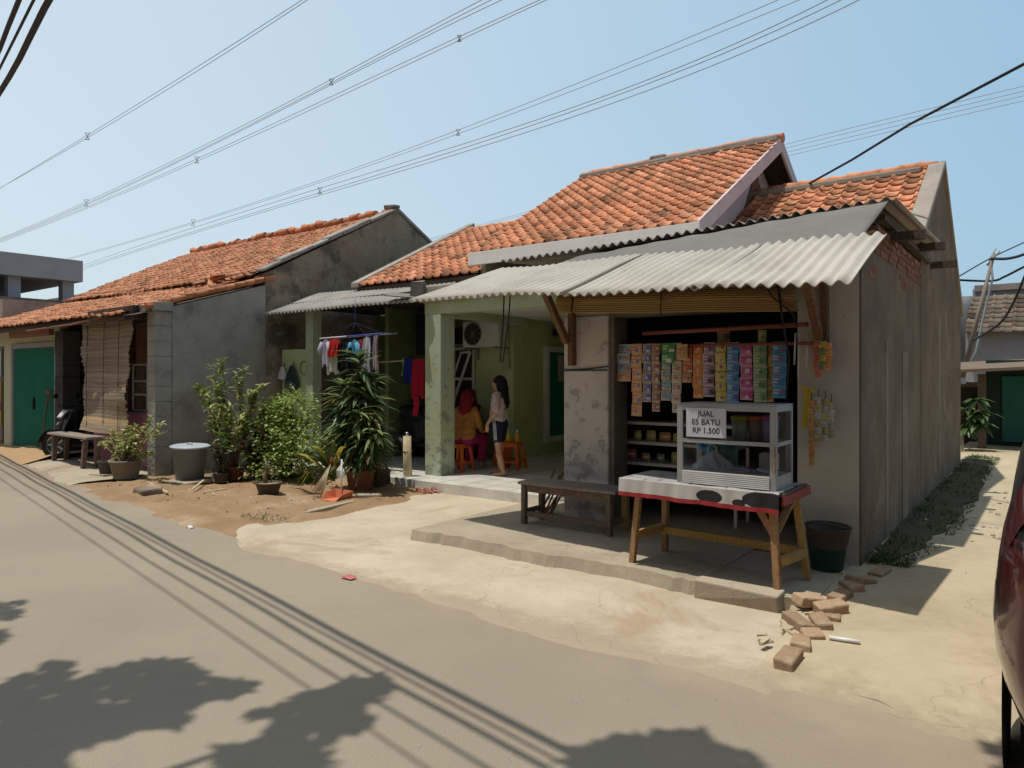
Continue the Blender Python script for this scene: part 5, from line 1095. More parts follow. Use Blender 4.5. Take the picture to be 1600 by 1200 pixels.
mb.tube([m_+V((0, .1, .22)), m_+V((0, .1, .6))], .006, 5, True, (.05, .08, .4)); mb.build('hook_frame', M['painted'], t)
def g2(l, x0, x1, yt, yb, c, k='shirt', c2=None, sl=True, Y=7.35): 
    p, q, r_ = atY(x0, yt, Y), atY(x1, yt, Y), atY(x0, yb, Y); garment(l, p.x, q.x, Y, (p.z+q.z)/2, r_.z, c, k, c2, sl)
g2('lavender white shirt at the left end of the rail', 503, 515, 530, 570, (.42, .40, .48)); g2('bright red top clipped beside the lavender shirt', 515, 529, 530, 557, (.55, .04, .03), 'cloth', Y=7.30)
g2('long cream vest under the red top', 512, 530, 534, 583, (.50, .46, .38), 'cloth', Y=7.36); g2('black shirt in the middle of the rail', 530, 547, 531, 575, (.012, .012, .015)); g2('sky blue shirt between the black and the white ones', 548, 560, 530, 562, (.10, .32, .45))
g2('red and dark printed top right of the sky blue shirt', 560, 567, 531, 566, (.35, .06, .08), 'cloth'); g2('white shirt with grey lower half on the rail', 567, 580, 526, 578, (.50, .50, .52), 'shirt', (.32, .32, .34), False); g2('navy narrow cloth near the right end of the rail', 580, 585, 524, 558, (.02, .025, .08), 'cloth'); g2('pale pink vest at the right end of the rail', 583, 590, 525, 577, (.46, .33, .34), 'cloth')
a, b = atY(590, 566, 8.3), atY(676, 561, 8.3); mb = MB(); mb.tube([a, b], .013, 7); tag(mb.build('washing_pole', M['bamboo'], None, a), 'bamboo pole carrying red and blue washing inside the bay', 'pole')
g2('light green cloth at the left end of the bamboo pole', 629, 634, 560, 588, (.22, .42, .12), 'cloth', Y=8.3); g2('dark blue cloth folded over the bamboo pole', 632, 645, 559, 598, (.02, .03, .22), 'cloth', Y=8.26); g2('long red trousers hanging from the bamboo pole', 645, 664, 561, 620, (.42, .02, .04), 'trousers', Y=8.25)
# bags on the screen wall, dark board in the bay
for k, (x, z, c, l, m_) in enumerate(((-11.0, 1.66, (.55, .53, .50), 'small white bag hanging on the pale green screen wall', 'painted'), (-10.72, 1.58, (.02, .035, .035), 'large dark green bag hanging on the pale green screen wall', 'painted'))):
    t = thing('hanging_bag', l, 'bag', (x, 7.72, z)); mb = MB(); mb.smooth = True; w_, h_ = (.11, .22) if k == 0 else (.19, .42)
    mb.grid(lambda u, v: (x+w_*math.cos(2*PI*u)*(.25+.75*math.sin(PI*min(.62, v*.62))), 7.71+.06*math.sin(2*PI*u)*(.3+.7*v), z+h_*(.5-v)+.01*math.sin(u*20)), 20, 8, c); mb.build('bag_body', M[m_], t); mb = MB(); mb.tube([(x-.02, 7.74, z+h_*.5), (x, 7.76, z+h_*.5+.08), (x+.02, 7.74, z+h_*.5)], .005, 5); mb.build('bag_handle', M['cable'], t)
mb = MB(); mb.tube([V((-10.45+.10*math.cos(a_*PI/8), 7.765, 1.75+.12*math.sin(a_*PI/8))) for a_ in range(17)], .006, 5); tag(mb.build('wire_loop', M['cable'], None, (-10.45, 7.77, 1.75)), 'loop of dark wire hanging on the screen wall beside the bags', 'wire')
mb = MB(); mb.box(-9.3, -8.55, 9.4, 9.55, 2.0, 2.75, (.006, .006, .012)); tag(mb.build('dark_panel', M['painted'], None, (-8.9, 9.45, 2.0)), 'near black panel hung high at the back of the washing bay', 'panel')
t = thing('storage_chest', 'black chest standing at the back of the washing bay', 'chest', (-8.7, 9.5, .14)); mb = MB(); mb.box(-9.3, -8.2, 9.3, 9.9, .14, 1.02, (.008, .008, .008)); mb.build('chest_body', M['painted'], t, bevel=.02); mb = MB(); mb.box(-9.33, -8.17, 9.27, 9.92, 1.022, 1.09, (.012, .012, .012)); mb.build('lid', M['painted'], t, bevel=.02)
# ------------------------------------------------------------------ furniture on the porch
def stool(x, y, label, ang=0):
    t = thing('plastic_stool', label, 'stool', (x, y, .137), 'orange plastic stools on the porch'); Mx = rotz(ang)
    mb = MB(); mb.obox((x, y, .137+.405), (.27, .27, .03), Mx); mb.obox((x, y, .137+.375), (.255, .255, .04), Mx); mb.build('seat', M['orange_plastic'], t, bevel=.012)
    for sx_ in (-1, 1):
        for sy_ in (-1, 1):
            mb = MB(); p = V((x, y, 0)); mb.bar(p+Mx @ V((sx_*.155, sy_*.155, .137)), p+Mx @ V((sx_*.11, sy_*.11, .50)), .045, .045, Mx @ V((1, 0, 0))); mb.build('leg', M['orange_plastic'], t, bevel=.006)
    for a_ in range(4):
        mb = MB(); r_ = Mx @ rotz(a_*PI/2); p = V((x, y, 0)); mb.bar(p+r_ @ V((-.12, -.14, .26)), p+r_ @ V((.12, -.14, .26)), .015, .03); mb.build('brace', M['orange_plastic'], t)
stool(-7.28, 8.32, 'orange plastic stool with a seated person beside the column', .1); stool(-6.72, 8.95, 'orange plastic stool holding yellow bottles behind the girl', .2); stool(-7.0, 9.15, 'orange plastic stool half hidden by the standing girl', -.1)
for k, (x, y, c, l) in enumerate(((-6.80, 8.93, (.50, .38, .02), 'yellow bottle on the stool behind the girl'), (-6.66, 8.97, (.55, .28, .02), 'amber bottle on the right of the stool behind the girl'))):
    t = thing('bottle', l, 'bottle', (x, y, .557)); mb = MB(); mb.lathe([(.035, 0), (.04, .02), (.04, .10), (.018, .15), (.016, .17)], (x, y, .557), 16, c); mb.build('bottle_body', M['painted'], t); mb = MB(); mb.lathe([(.019, .165), (.019, .2)], (x, y, .557), 12, (.5, .5, .48)); mb.build('cap', M['painted'], t)
t = thing('daybed', 'dark wooden daybed with red covers against the porch wall', 'daybed', (-8.0, 9.55, .137)); mb = MB(); mb.box(-8.9, -7.55, 9.2, 9.9, .50, .56); mb.build('seat', M['rust'], t, bevel=.006)
for x in (-8.85, -7.62):
    for y in (9.23, 9.85): mb = MB(); mb.box(x, x+.06, y, y+.05, .137, .499); mb.build('leg', M['dark_wood'], t)
mb = MB(); mb.smooth = True; mb.slab(lambda u, v: (V((-8.88+.9*u, 9.25+.6*v, .575+.05*math.sin(u*7)*math.sin(v*5)+.25*max(0, v-.5))), V((0, 0, 1))), 14, 10, .015, (.10, .01, .015)); mb.build('cover', M['cloth'], t)
mb = MB(); mb.smooth = True; p = V((-7.95, 9.35, .562)); mb.grid(lambda u, v: (p.x+.28*(u-.5), p.y+.18*(v-.5), p.z+.085*math.sin(PI*u)*math.sin(PI*v)*(.6+.5*math.sin(u*21+v*9)**2)), 16, 10, (.55, .54, .52)); tag(mb.build('crumpled_paper', M['cloth'], None, p), 'crumpled white paper lying on the daybed edge', 'paper')
# ------------------------------------------------------------------ bench, hoe and blind by the left house
t = thing('bench', 'narrow brown plank bench at the roadside before the stall', 'bench', (-13.7, 5.35, 0)); mb = MB(); mb.bar((-14.75, 5.44, .55), (-12.75, 5.30, .56), .30, .04, jit=.006); mb.build('seat', M['grey_wood'], t, bevel=.004)
for (x, y) in ((-14.6, 5.36), (-14.6, 5.56), (-12.95, 5.22), (-12.9, 5.42)): mb = MB(); mb.bar((x+(-.02 if x < -14 else -.10), y, .02), (x, y, .53), .07, .06, (1, 0, 0)); mb.build('leg', M['old_wood'], t)
t = thing('bamboo_blind', 'large weathered bamboo blind hanging unrolled before the roadside stall', 'blind', (-12.9, 5.5, 1.6)); mb = MB()
rows = 92; x0, x1 = -13.72, -11.98
for r_ in range(rows):
    z = 2.52-r_*.0207; q = r_/rows; xa = x0+R.uniform(-.03, .03)-.10*q*q; xb = x1+R.uniform(-.04, .04)-.20*max(0, q-.35)
    if q > .9: z -= .0; xb -= .15*(q-.9)*10
    g = R.uniform(.72, 1.2); yy = lambda x: 5.50+.03*math.sin(x*2+q*6)+.02*math.sin(q*17)
    c_ = (g, g*.97, g*.92) if not (.86 < q < .92) else (g*1.5, g*1.35, g*1.0)
    pts = [V((xa+(xb-xa)*i/8, yy(xa+(xb-xa)*i/8), z+.01*math.sin(i*.8+r_*.15)+R.uniform(-.002, .002))) for i in range(9)]
    for i in range(8):
        a, b = pts[i], pts[i+1]; mb.poly([a+V((0, -.004, 0)), b+V((0, -.004, 0)), b+V((0, 0, .021)), a+V((0, 0, .021))], c_)
mb.build('slats', M['blind'], t); mb = MB()
for x in (-13.5, -12.85, -12.3): mb.tube([(x, 5.475, 2.54), (x-.02, 5.465, 1.6), (x-.04, 5.47, .70)], .006, 4)
mb.build('cord', M['cable'], t)
t = thing('hoe', 'long handled hoe leaning on the green garage door', 'hoe', (-16.2, 5.6, .1)); a, b = atY(63, 703, 5.62), atY(76, 614, 5.78); mb = MB(); mb.tube([a, b], .018, 7); mb.build('handle', M['old_wood'], t); mb = MB(); mb.obox(b+V((-.03, 0, .01)), (.22, .03, .05), eul(0, .2, 0)); mb.bar(b, b+V((.02, -.02, -.2)), .05, .02); mb.build('blade', M['rust'], t)
t = thing('stall_showcase', 'small white framed glass case standing on the pink stall counter', 'showcase', (-12.4, 6.0, 1.0)); mb = MB()
for x in (-12.72, -12.22): mb.box(x, x+.035, 5.88, 5.915, 1.0, 1.82)
for z in (1.0, 1.27, 1.5, 1.785): mb.box(-12.684, -12.221, 5.882, 5.912, z, z+.03)
mb.build('frame', M['white_paint'], t); mb = MB(); mb.box(-12.75, -12.2, 5.95, 6.3, 1.26, 1.27); mb.box(-12.75, -12.2, 5.95, 6.3, 1.5, 1.51); mb.build('shelf', M['alu_dark'], t); mb = MB(); mb.box(-12.62, -12.5, 6.0, 6.1, 1.28, 1.4, (.45, .25, .02)); mb.box(-12.45, -12.3, 6.0, 6.1, 1.52, 1.68, (.25, .22, .2)); mb.box(-12.64, -12.52, 6.0, 6.1, 1.52, 1.7, (.22, .05, .04)); mb.build('goods', M['painted'], t)
mb = MB(); mb.poly([(-12.684, 5.897, 1.03), (-12.221, 5.897, 1.03), (-12.221, 5.897, 1.785), (-12.684, 5.897, 1.785)]); mb.build('glass_pane', M['glass'], t)
mb = MB(); mb.lathe([(.07, 0), (.07, .26), (.03, .3)], (-12.0, 6.05, 1.0), 14, (.36, .33, .25)); mb.lathe([(.075, .3), (.075, .33)], (-12.0, 6.05, 1.0), 14, (.4, .4, .4)); tag(mb.build('jar', M['painted'], None, (-12.0, 6.05, 1.0)), 'pale jar on the stall counter beside the glass case', 'jar')
# roadside posters at the far left
t = thing('poster_board', 'roadside poster board with white, red and yellow sheets left of the garage', 'poster', (-19.3, 5.85, .2)); mb = MB(); mb.box(-20.6, -18.85, 5.86, 5.9, .15, 2.3, (.12, .1, .09)); mb.build('board', M['painted'], t)
for z0, z1, c in ((1.62, 2.2, (.50, .53, .58)), (1.05, 1.5, (.40, .28, .03)), (.85, 1.04, (.42, .05, .03)), (.5, .84, (.46, .34, .03))): mb = MB(); mb.obox((-19.7, 5.85, (z0+z1)/2), (1.6, .012, z1-z0), eul(0, .03, 0), c); mb.build('sheet', M['painted'], t)
# papaya and weeds at the alley end
t = thing('alley_plant', 'young leafy green plant by the wall at the alley end', 'plant', (-2.1, 16.8, .1)); mb = MB(); lf = MB()
for (px, py) in ((1512, 640), (1525, 625), (1518, 655), (1530, 662), (1508, 668), (1535, 645)):
    e = atY(px, py, 16.8); mb.tube([(-1.95, 16.8, .1), e], [.02, .008], 5)
    for k in range(16): lf.leaf(e, rdir(-.5, .6), V((0, 0, 1)), R.uniform(.22, .38), .12, .5, jcol((.09, .16, .05), .35), 3)
mb.build('stem', M['old_wood'], t); lf.build('foliage', M['leaf'], t)
lf = MB()
for k in range(11000):
    y = 6.25+9.5*R.random()**1.15; w_ = .45+.35*math.sin(min(1, (y-6.2)/2)*PI/2); x = -1.12+w_*R.random()**1.6*.56
    cl_ = math.sin(y*2.3)*math.sin(y*5.1+x*6)+.3
    if R.random() > .35+.6*cl_: continue
    d = rdir(.2, 1); lf.leaf((x, y, .10), d, rdir(0, 1), R.uniform(.035, .09), R.uniform(.006, .013), R.uniform(.2, .9), jcol((.045, .095, .018) if R.random() < .85 else (.13, .12, .045), .4), 2)
tag(lf.build('grass', M['leaf']), kind='stuff')
vp = [(-1.16, 6.35), (-.98, 6.4), (-.86, 6.9), (-.84, 7.6), (-.74, 8.4), (-.76, 9.5), (-.66, 10.6), (-.72, 12), (-.7, 13.4), (-.8, 15), (-1.16, 15.4)]
sheet('verge', jag(vp, .15, .05), .128, M['verge_soil'])
lf = MB()
for k in range(300):
    if k < 90: p = V((-1.05+R.uniform(0, .75), R.uniform(6.3, 12), .115))
    elif k < 180: p = V((R.uniform(-11, -6.8), R.uniform(4.6, 6.3), .045))
    else: p = V((R.uniform(-6.5, .8), R.uniform(1.8, 4.6), .012))
    c_ = R.choice([(.26, .19, .10), (.16, .11, .06), (.35, .28, .16), (.5, .5, .5), (.12, .13, .06)]); s_ = R.uniform(.015, .05) if k < 90 else R.uniform(.008, .026) if k < 180 else R.uniform(.003, .007)
    if k < 170 and k % 6 == 0: c_ = (.62, .62, .64); s_ *= 1.6
    lf.leaf(p, rdir(-.1, .25), V((0, 0, 1)), s_*2, s_, .2, c_, 2)
tag(lf.build('litter', M['leaf']), kind='stuff')
mb = MB(); p = atZ(545, 902, .012); mb.smooth = True; mb.grid(lambda u, v: (p.x+.12*(u-.5), p.y+.07*(v-.5), p.z+.02*math.sin(PI*u)*abs(math.sin(v*7))), 8, 6, (.45, .10, .09)); tag(mb.build('wrapper', M['film'], None, p), 'crumpled red wrapper on the asphalt', 'wrapper')
mb = MB(); p = atZ(297, 823, .012); mb.grid(lambda u, v: (p.x+.10*(u-.5), p.y+.05*(v-.5), p.z+.012*math.sin(u*6)), 6, 4, (.6, .6, .58)); tag(mb.build('paper_scrap', M['film'], None, p), 'small white paper scrap on the asphalt', 'paper')
lf = MB()
for k in range(150):
    p = V((R.uniform(-7.2, -6.6), R.uniform(4.45, 4.75), .03)) if k < 120 else V((-9.2+R.uniform(-1.2, 1.2), R.uniform(4.55, 5.0), .03)) ; lf.leaf(p, rdir(.4, 1), rdir(0, 1), R.uniform(.03, .07), .008, .4, jcol((.12, .14, .05), .3), 2)
tag(lf.build('weeds', M['leaf']), kind='stuff')
# pebbles on the yard
mb = MB()
for k in range(170):
    p = V((R.uniform(-11.2, -6.8), R.uniform(4.5, 7.0), .03)); s_ = R.uniform(.006, .02); g = R.uniform(.6, 1.2); mb.obox(p, (s_*1.5, s_, s_*.7), eul(R.uniform(-.5, .5), R.uniform(-.5, .5), R.uniform(0, 3)), (g, g, g), s_*.2)
tag(mb.build('pebbles', M['paving_brick']), kind='stuff')
# ================================================================== PEOPLE
def blob(name, caps, m, parent, voxel=.008, smooth=6, loc0=None):
    """tapered capsules fused into one continuous surface"""
    vs_ = []; fs = []
    for (p0, r0, p1, r1) in caps:
        p0, p1 = V(p0), V(p1); d = p1-p0; L = d.length
        d = d.normalized() if L > 1e-6 else V((0, 0, 1)); a = d.cross(V((0, 0, 1)))
        if a.length < 1e-3: a = d.cross(V((1, 0, 0)))
        a.normalize(); b = d.cross(a); n = 14; rings = []
        for c, r, angs in ((p0, r0, (-80, -50, -20, 0)), (p1, r1, (0, 20, 50, 80))):
            for g in angs:
                g = math.radians(g); base = len(vs_)
                for k in range(n):
                    q = c+d*(r*math.sin(g))+(a*math.cos(2*PI*k/n)+b*math.sin(2*PI*k/n))*(r*math.cos(g)); vs_.append(tuple(q))
                rings.append(base)
        for i in range(len(rings)-1):
            for k in range(n): fs.append((rings[i]+k, rings[i]+(k+1) % n, rings[i+1]+(k+1) % n, rings[i+1]+k))
        fs.append(tuple(rings[0]+k for k in range(n))[::-1]); fs.append(tuple(rings[-1]+k for k in range(n)))
    me = bpy.data.meshes.new(name); me.from_pydata(vs_, [], fs); me.update()
    o = bpy.data.objects.new(name, me); COL.objects.link(o)
    rm = o.modifiers.new('r', 'REMESH'); rm.mode = 'VOXEL'; rm.voxel_size = voxel; rm.use_smooth_shade = True
    sm = o.modifiers.new('s', 'SMOOTH'); sm.iterations = smooth; sm.factor = .5
    bakemods(o); o.data.materials.clear(); o.data.materials.append(m)
    for p in o.data.polygons: p.use_smooth = True
    o.name = name; o.parent = parent
    return o
def wrinkle(o, amp=.005):
    me = o.data; me.update(); ns = [v.normal.copy() for v in me.vertices]
    for v, n in zip(me.vertices, ns):
        x, y, z = v.co; k = math.sin(z*62+math.sin(x*31+y*17)*1.8+y*20)*.6+math.sin(z*37-x*45+y*33)*.5+math.sin((x+y)*80+z*15)*.3
        v.co = v.co+n*(amp*k)
    me.update(); return o
def cloth_mat(nm, c): M[nm] = mat(nm, c, [x*.85 for x in c], 5, .95, .5, 14, .01, .1); return M[nm]
def hand(s, w, fwd, curl):      # palm, four unequal fingers, thumb; w wrist point, hand hangs down
    w = V(w); out = []; pc = w+V((fwd*.02, 0, -.045)); out.append((w, .022, pc, .026))
    for k, (L, dxx) in enumerate(((.058, .022), (.066, .008), (.062, -.006), (.048, -.019))):
        b = pc+V((dxx, -s*.004, -.018)); m_ = b+V((fwd*.006, -s*.006*curl, -L*.55)); e = m_+V((fwd*.01, -s*.022*curl, -L*.42)); out += [(b, .0098, m_, .0092), (m_, .009, e, .008)]
    tb = w+V((.022, -s*.008, -.03)); tm = tb+V((.02, -s*.016, -.03)); out += [(tb, .0115, tm, .0105), (tm, .010, tm+V((.003, -s*.006, -.026)), .009)]
    return out
def face_bits(parent, cx, cz, tilt=0):
    for s in (-1, 1):
        mb = MB(); mb.lathe([(.0, -.011), (.008, -.008), (.011, 0), (.008, .008), (0, .011)], (cx+.078, s*.032, cz+.01), 10, (.02, .015, .012), False); mb.build('eye', M['painted'], parent, local=True)
    mb = MB(); mb.tube([(cx+.079, -.022, cz-.052), (cx+.088, 0, cz-.053), (cx+.079, .022, cz-.052)], [.004, .0075, .004], 6, True, (.26, .09, .07)); mb.build('mouth', M['painted'], parent, local=True)
def head_caps(x, z):
    return [((x-.012, 0, z+.02), .088, (x+.012, 0, z+.015), .084), ((x+.02, 0, z-.02), .068, (x+.035, 0, z-.05), .048), ((x+.083, 0, z+.0), .010, (x+.095, 0, z-.022), .013), ((x-.005, -.085, z-.005), .018, (x-.005, -.085, z-.03), .013), ((x-.005, .085, z-.005), .018, (x-.005, .085, z-.03), .013), ((x-.01, 0, z-.05), .046, (x-.02, 0, z-.14), .048), ((x+.03, 0, z-.075), .03, (x+.045, 0, z-.068), .024)]
girl = thing('person', 'person with long black hair in pale shirt and navy shorts standing on the porch', 'person')
caps = head_caps(.015, 1.355)
caps += [((0, -.055, .80), .10, (-.01, -.06, 1.10), .09), ((0, .055, .80), .10, (-.01, .06, 1.10), .09), ((-.01, -.14, 1.185), .045, (-.01, .14, 1.185), .045), ((-.01, 0, 1.12), .085, (-.012, 0, 1.2), .06)]
arms = []
for s, fx in ((-1, .06), (1, .10)):
    sh = (-.01, s*.165, 1.17); el = (-.03, s*.205, .955); wr = (fx, s*.20, .775)
    caps += [(sh, .042, el, .034), (el, .034, wr, .023)]+hand(s, wr, .5, .6)
legs = {-1: ((0, -.08, .77), (.035, -.085, .42), (.02, -.085, .085)), 1: ((0, .08, .77), (-.02, .085, .42), (-.10, .09, .085))}
for s, (h, k, a) in legs.items():
    caps += [(h, .083, k, .050), ((k[0]-.012, k[1], k[2]-.10), .050, a, .034), (k, .047, a, .034), (a, .034, (a[0]-.025, a[1], .045), .033), ((a[0]-.02, a[1], .034), .030, (a[0]+.10, a[1]+s*.012, .026), .027), ((a[0]+.10, a[1]+s*.012, .026), .027, (a[0]+.15, a[1]+s*.016, .020), .018)]
blob('body', caps, M['skin'], girl, .0055, 5)
face_bits(girl, .015, 1.355)
blob('hair', [((-.012, 0, 1.392), .093, (-.025, 0, 1.375), .094), ((-.03, 0, 1.37), .092, (-.065, 0, 1.26), .085), ((-.065, -.04, 1.27), .06, (-.105, -.045, 1.06), .045), ((-.065, .04, 1.27), .06, (-.105, .045, 1.07), .045), ((-.08, 0, 1.2), .06, (-.11, 0, 1.02), .04), ((.03, -.05, 1.40), .045, (-.01, -.075, 1.33), .03), ((.03, .05, 1.40), .045, (-.01, .075, 1.33), .03)], M['hair'], girl, .009, 4)
cloth_mat('pale_shirt', (.44, .34, .32)); cloth_mat('navy_cloth', (.018, .02, .045)); cloth_mat('mustard_cloth', (.36, .17, .045)); cloth_mat('magenta_cloth', (.30, .025, .09)); cloth_mat('maroon_cloth', (.12, .012, .018)); cloth_mat('scarf_red', (.20, .018, .025)); cloth_mat('white_trim', (.6, .6, .62))
sc_ = [((0, -.06, .845), .122, (-.01, -.06, 1.09), .108), ((0, .06, .845), .122, (-.01, .06, 1.09), .108), ((-.01, -.145, 1.19), .056, (-.01, .145, 1.19), .056), ((-.01, 0, 1.1), .108, (-.012, 0, 1.21), .062)]
for s in (-1, 1): sc_.append(((-.01, s*.165, 1.175), .062, (-.028, s*.205, 1.0), .062))
wrinkle(blob('shirt', sc_, M['pale_shirt'], girl, .007, 4), .006)
so = [((0, -.055, .79), .118, (0, .055, .79), .118)]
for s, (h, k, a) in legs.items():
    h, k = V(h), V(k); so.append((tuple(h), .107, tuple(h.lerp(k, .62)), .086))
wrinkle(blob('shorts', so, M['navy_cloth'], girl, .008, 3), .004)
for s, (h, k, a) in legs.items():
    h, k = V(h), V(k)
    for off in (-.018, 0, .018):
        mb = MB(); mb.tube([h.lerp(k, t_)+V((off, s*(.106-.022*t_+(.012 if t_ < .05 else 0)), 0)) for t_ in (-.12, .1, .3, .5, .68)], .0045, 5); mb.build('stripe', M['white_trim'], girl, local=True)
girl.location = (-6.47, 8.27, .137); girl.rotation_euler = (0, 0, math.radians(196))
def seated(label, x, y, z, ang, top, low, scarf, lean=.08):
    p = thing('person', label, 'person'); st = z            # seat height in local coordinates
    hz = st+.09; hd = hz+.60
    caps = head_caps(lean+.03, hd)
    for s in (-1, 1):
        caps += [((0, s*.06, hz), .10, (lean, s*.06, hz+.33), .09), ((lean, s*.16, hz+.40), .042, (lean+.06, s*.20, hz+.18), .034), ((lean+.06, s*.20, hz+.18), .034, (lean+.27, s*.13, hz+.08), .024)]
        w = V((lean+.27, s*.13, hz+.08))
        for k, L in enumerate((.055, .065, .06, .045)): b = w+V((.05, s*(.025-.016*k), -.004)); caps += [(w, .022, w+V((.05, 0, -.002)), .024), (b, .0095, b+V((L*.6, 0, -.006)), .009), (b+V((L*.6, 0, -.006)), .009, b+V((L, 0, -.022)), .008)]
        caps += [(w+V((.02, -s*.018, 0)), .011, w+V((.055, -s*.045, -.008)), .009)]
        kn = (.40, s*.11, st+.06); an = (.36, s*.11, .09); caps += [((0, s*.08, hz-.01), .085, kn, .055), (kn, .052, an, .036), ((.34, s*.11, .035), .032, (.47, s*.12, .026), .024)]
    caps += [((lean, -.15, hz+.41), .045, (lean, .15, hz+.41), .045)]
    blob('body', caps, M['skin'], p, .0065, 4); face_bits(p, lean+.03, hd)
    tc = [((lean, -.15, hz+.42), .056, (lean, .15, hz+.42), .056)]
    lc = [((0, -.06, hz-.02), .115, (0, .06, hz-.02), .115)]
    for s in (-1, 1):
        tc += [((0, s*.06, hz+.02), .125, (lean, s*.06, hz+.32), .11), ((lean, s*.165, hz+.40), .058, (lean+.06, s*.20, hz+.18), .05), ((lean+.06, s*.20, hz+.18), .05, (lean+.22, s*.15, hz+.10), .042)]
        lc += [((0, s*.08, hz-.01), .105, (.40, s*.11, st+.06), .078), ((.40, s*.11, st+.06), .076, (.36, s*.11, .16), .066)]
    wrinkle(blob('top', tc, M[top], p, .009, 4), .007); wrinkle(blob('trousers', lc, M[low], p, .009, 4), .006)
    wrinkle(blob('headscarf', [((lean+.005, 0, hd+.035), .099, (lean, 0, hd), .098), ((lean-.01, 0, hd-.03), .092, (lean-.02, 0, hd-.16), .12), ((lean+.02, 0, hd-.15), .07, (lean+.06, 0, hd-.2), .06), ((lean+.03, -.07, hd-.02), .03, (lean+.05, -.05, hd-.1), .035), ((lean+.03, .07, hd-.02), .03, (lean+.05, .05, hd-.1), .035)], M[scarf], p, .009, 4), .004)
    p.location = (x, y, .137); p.rotation_euler = (0, 0, math.radians(ang)); return p
seated('person in mustard top and magenta trousers sitting on an orange stool behind the column', -7.22, 8.34, .42, 100, 'mustard_cloth', 'magenta_cloth', 'scarf_red')
seated('person in dark maroon clothes sitting on the daybed at the back of the porch', -8.05, 9.5, .43, 262, 'maroon_cloth', 'maroon_cloth', 'scarf_red', .02)

# ================================================================== VEHICLES
def wheel(parent, cen, r, w, axis, tread=.3):
    Mx = Matrix.Rotation(PI/2, 3, 'X') if axis == 'Y' else Matrix.Rotation(PI/2, 3, 'Y'); Mx = Mx
    wh = bpy.data.objects.new('wheel', None); COL.objects.link(wh); wh.parent = parent; wh.location = V(cen)-wloc(parent)
    mb = MB(); mb.lathe([(r*.62, -w*.5), (r*.86, -w*.52), (r*.97, -w*.35), (r, 0), (r*.97, w*.35), (r*.86, w*.52), (r*.62, w*.5), (r*.62, -w*.5)], cen, 32, cap=False, M=Mx); mb.build('tyre', M['rubber'], wh)
    mb = MB(); mb.lathe([(r*.63, -w*.42), (r*.58, -w*.3), (r*.56, 0), (r*.58, w*.3), (r*.63, w*.42)], cen, 32, cap=False, M=Mx); mb.lathe([(r*.14, -w*.4), (r*.14, w*.4)], cen, 14, M=Mx)
    for k in range(5):
        a = k*2*PI/5; q = Mx @ V((math.cos(a)*r*.58, math.sin(a)*r*.58, 0)); mb.bar(V(cen)+q*.2, V(cen)+q, r*.12, w*.35, Mx @ V((0, 0, 1)))
    mb.build('rim', M['steel'], wh); return wh
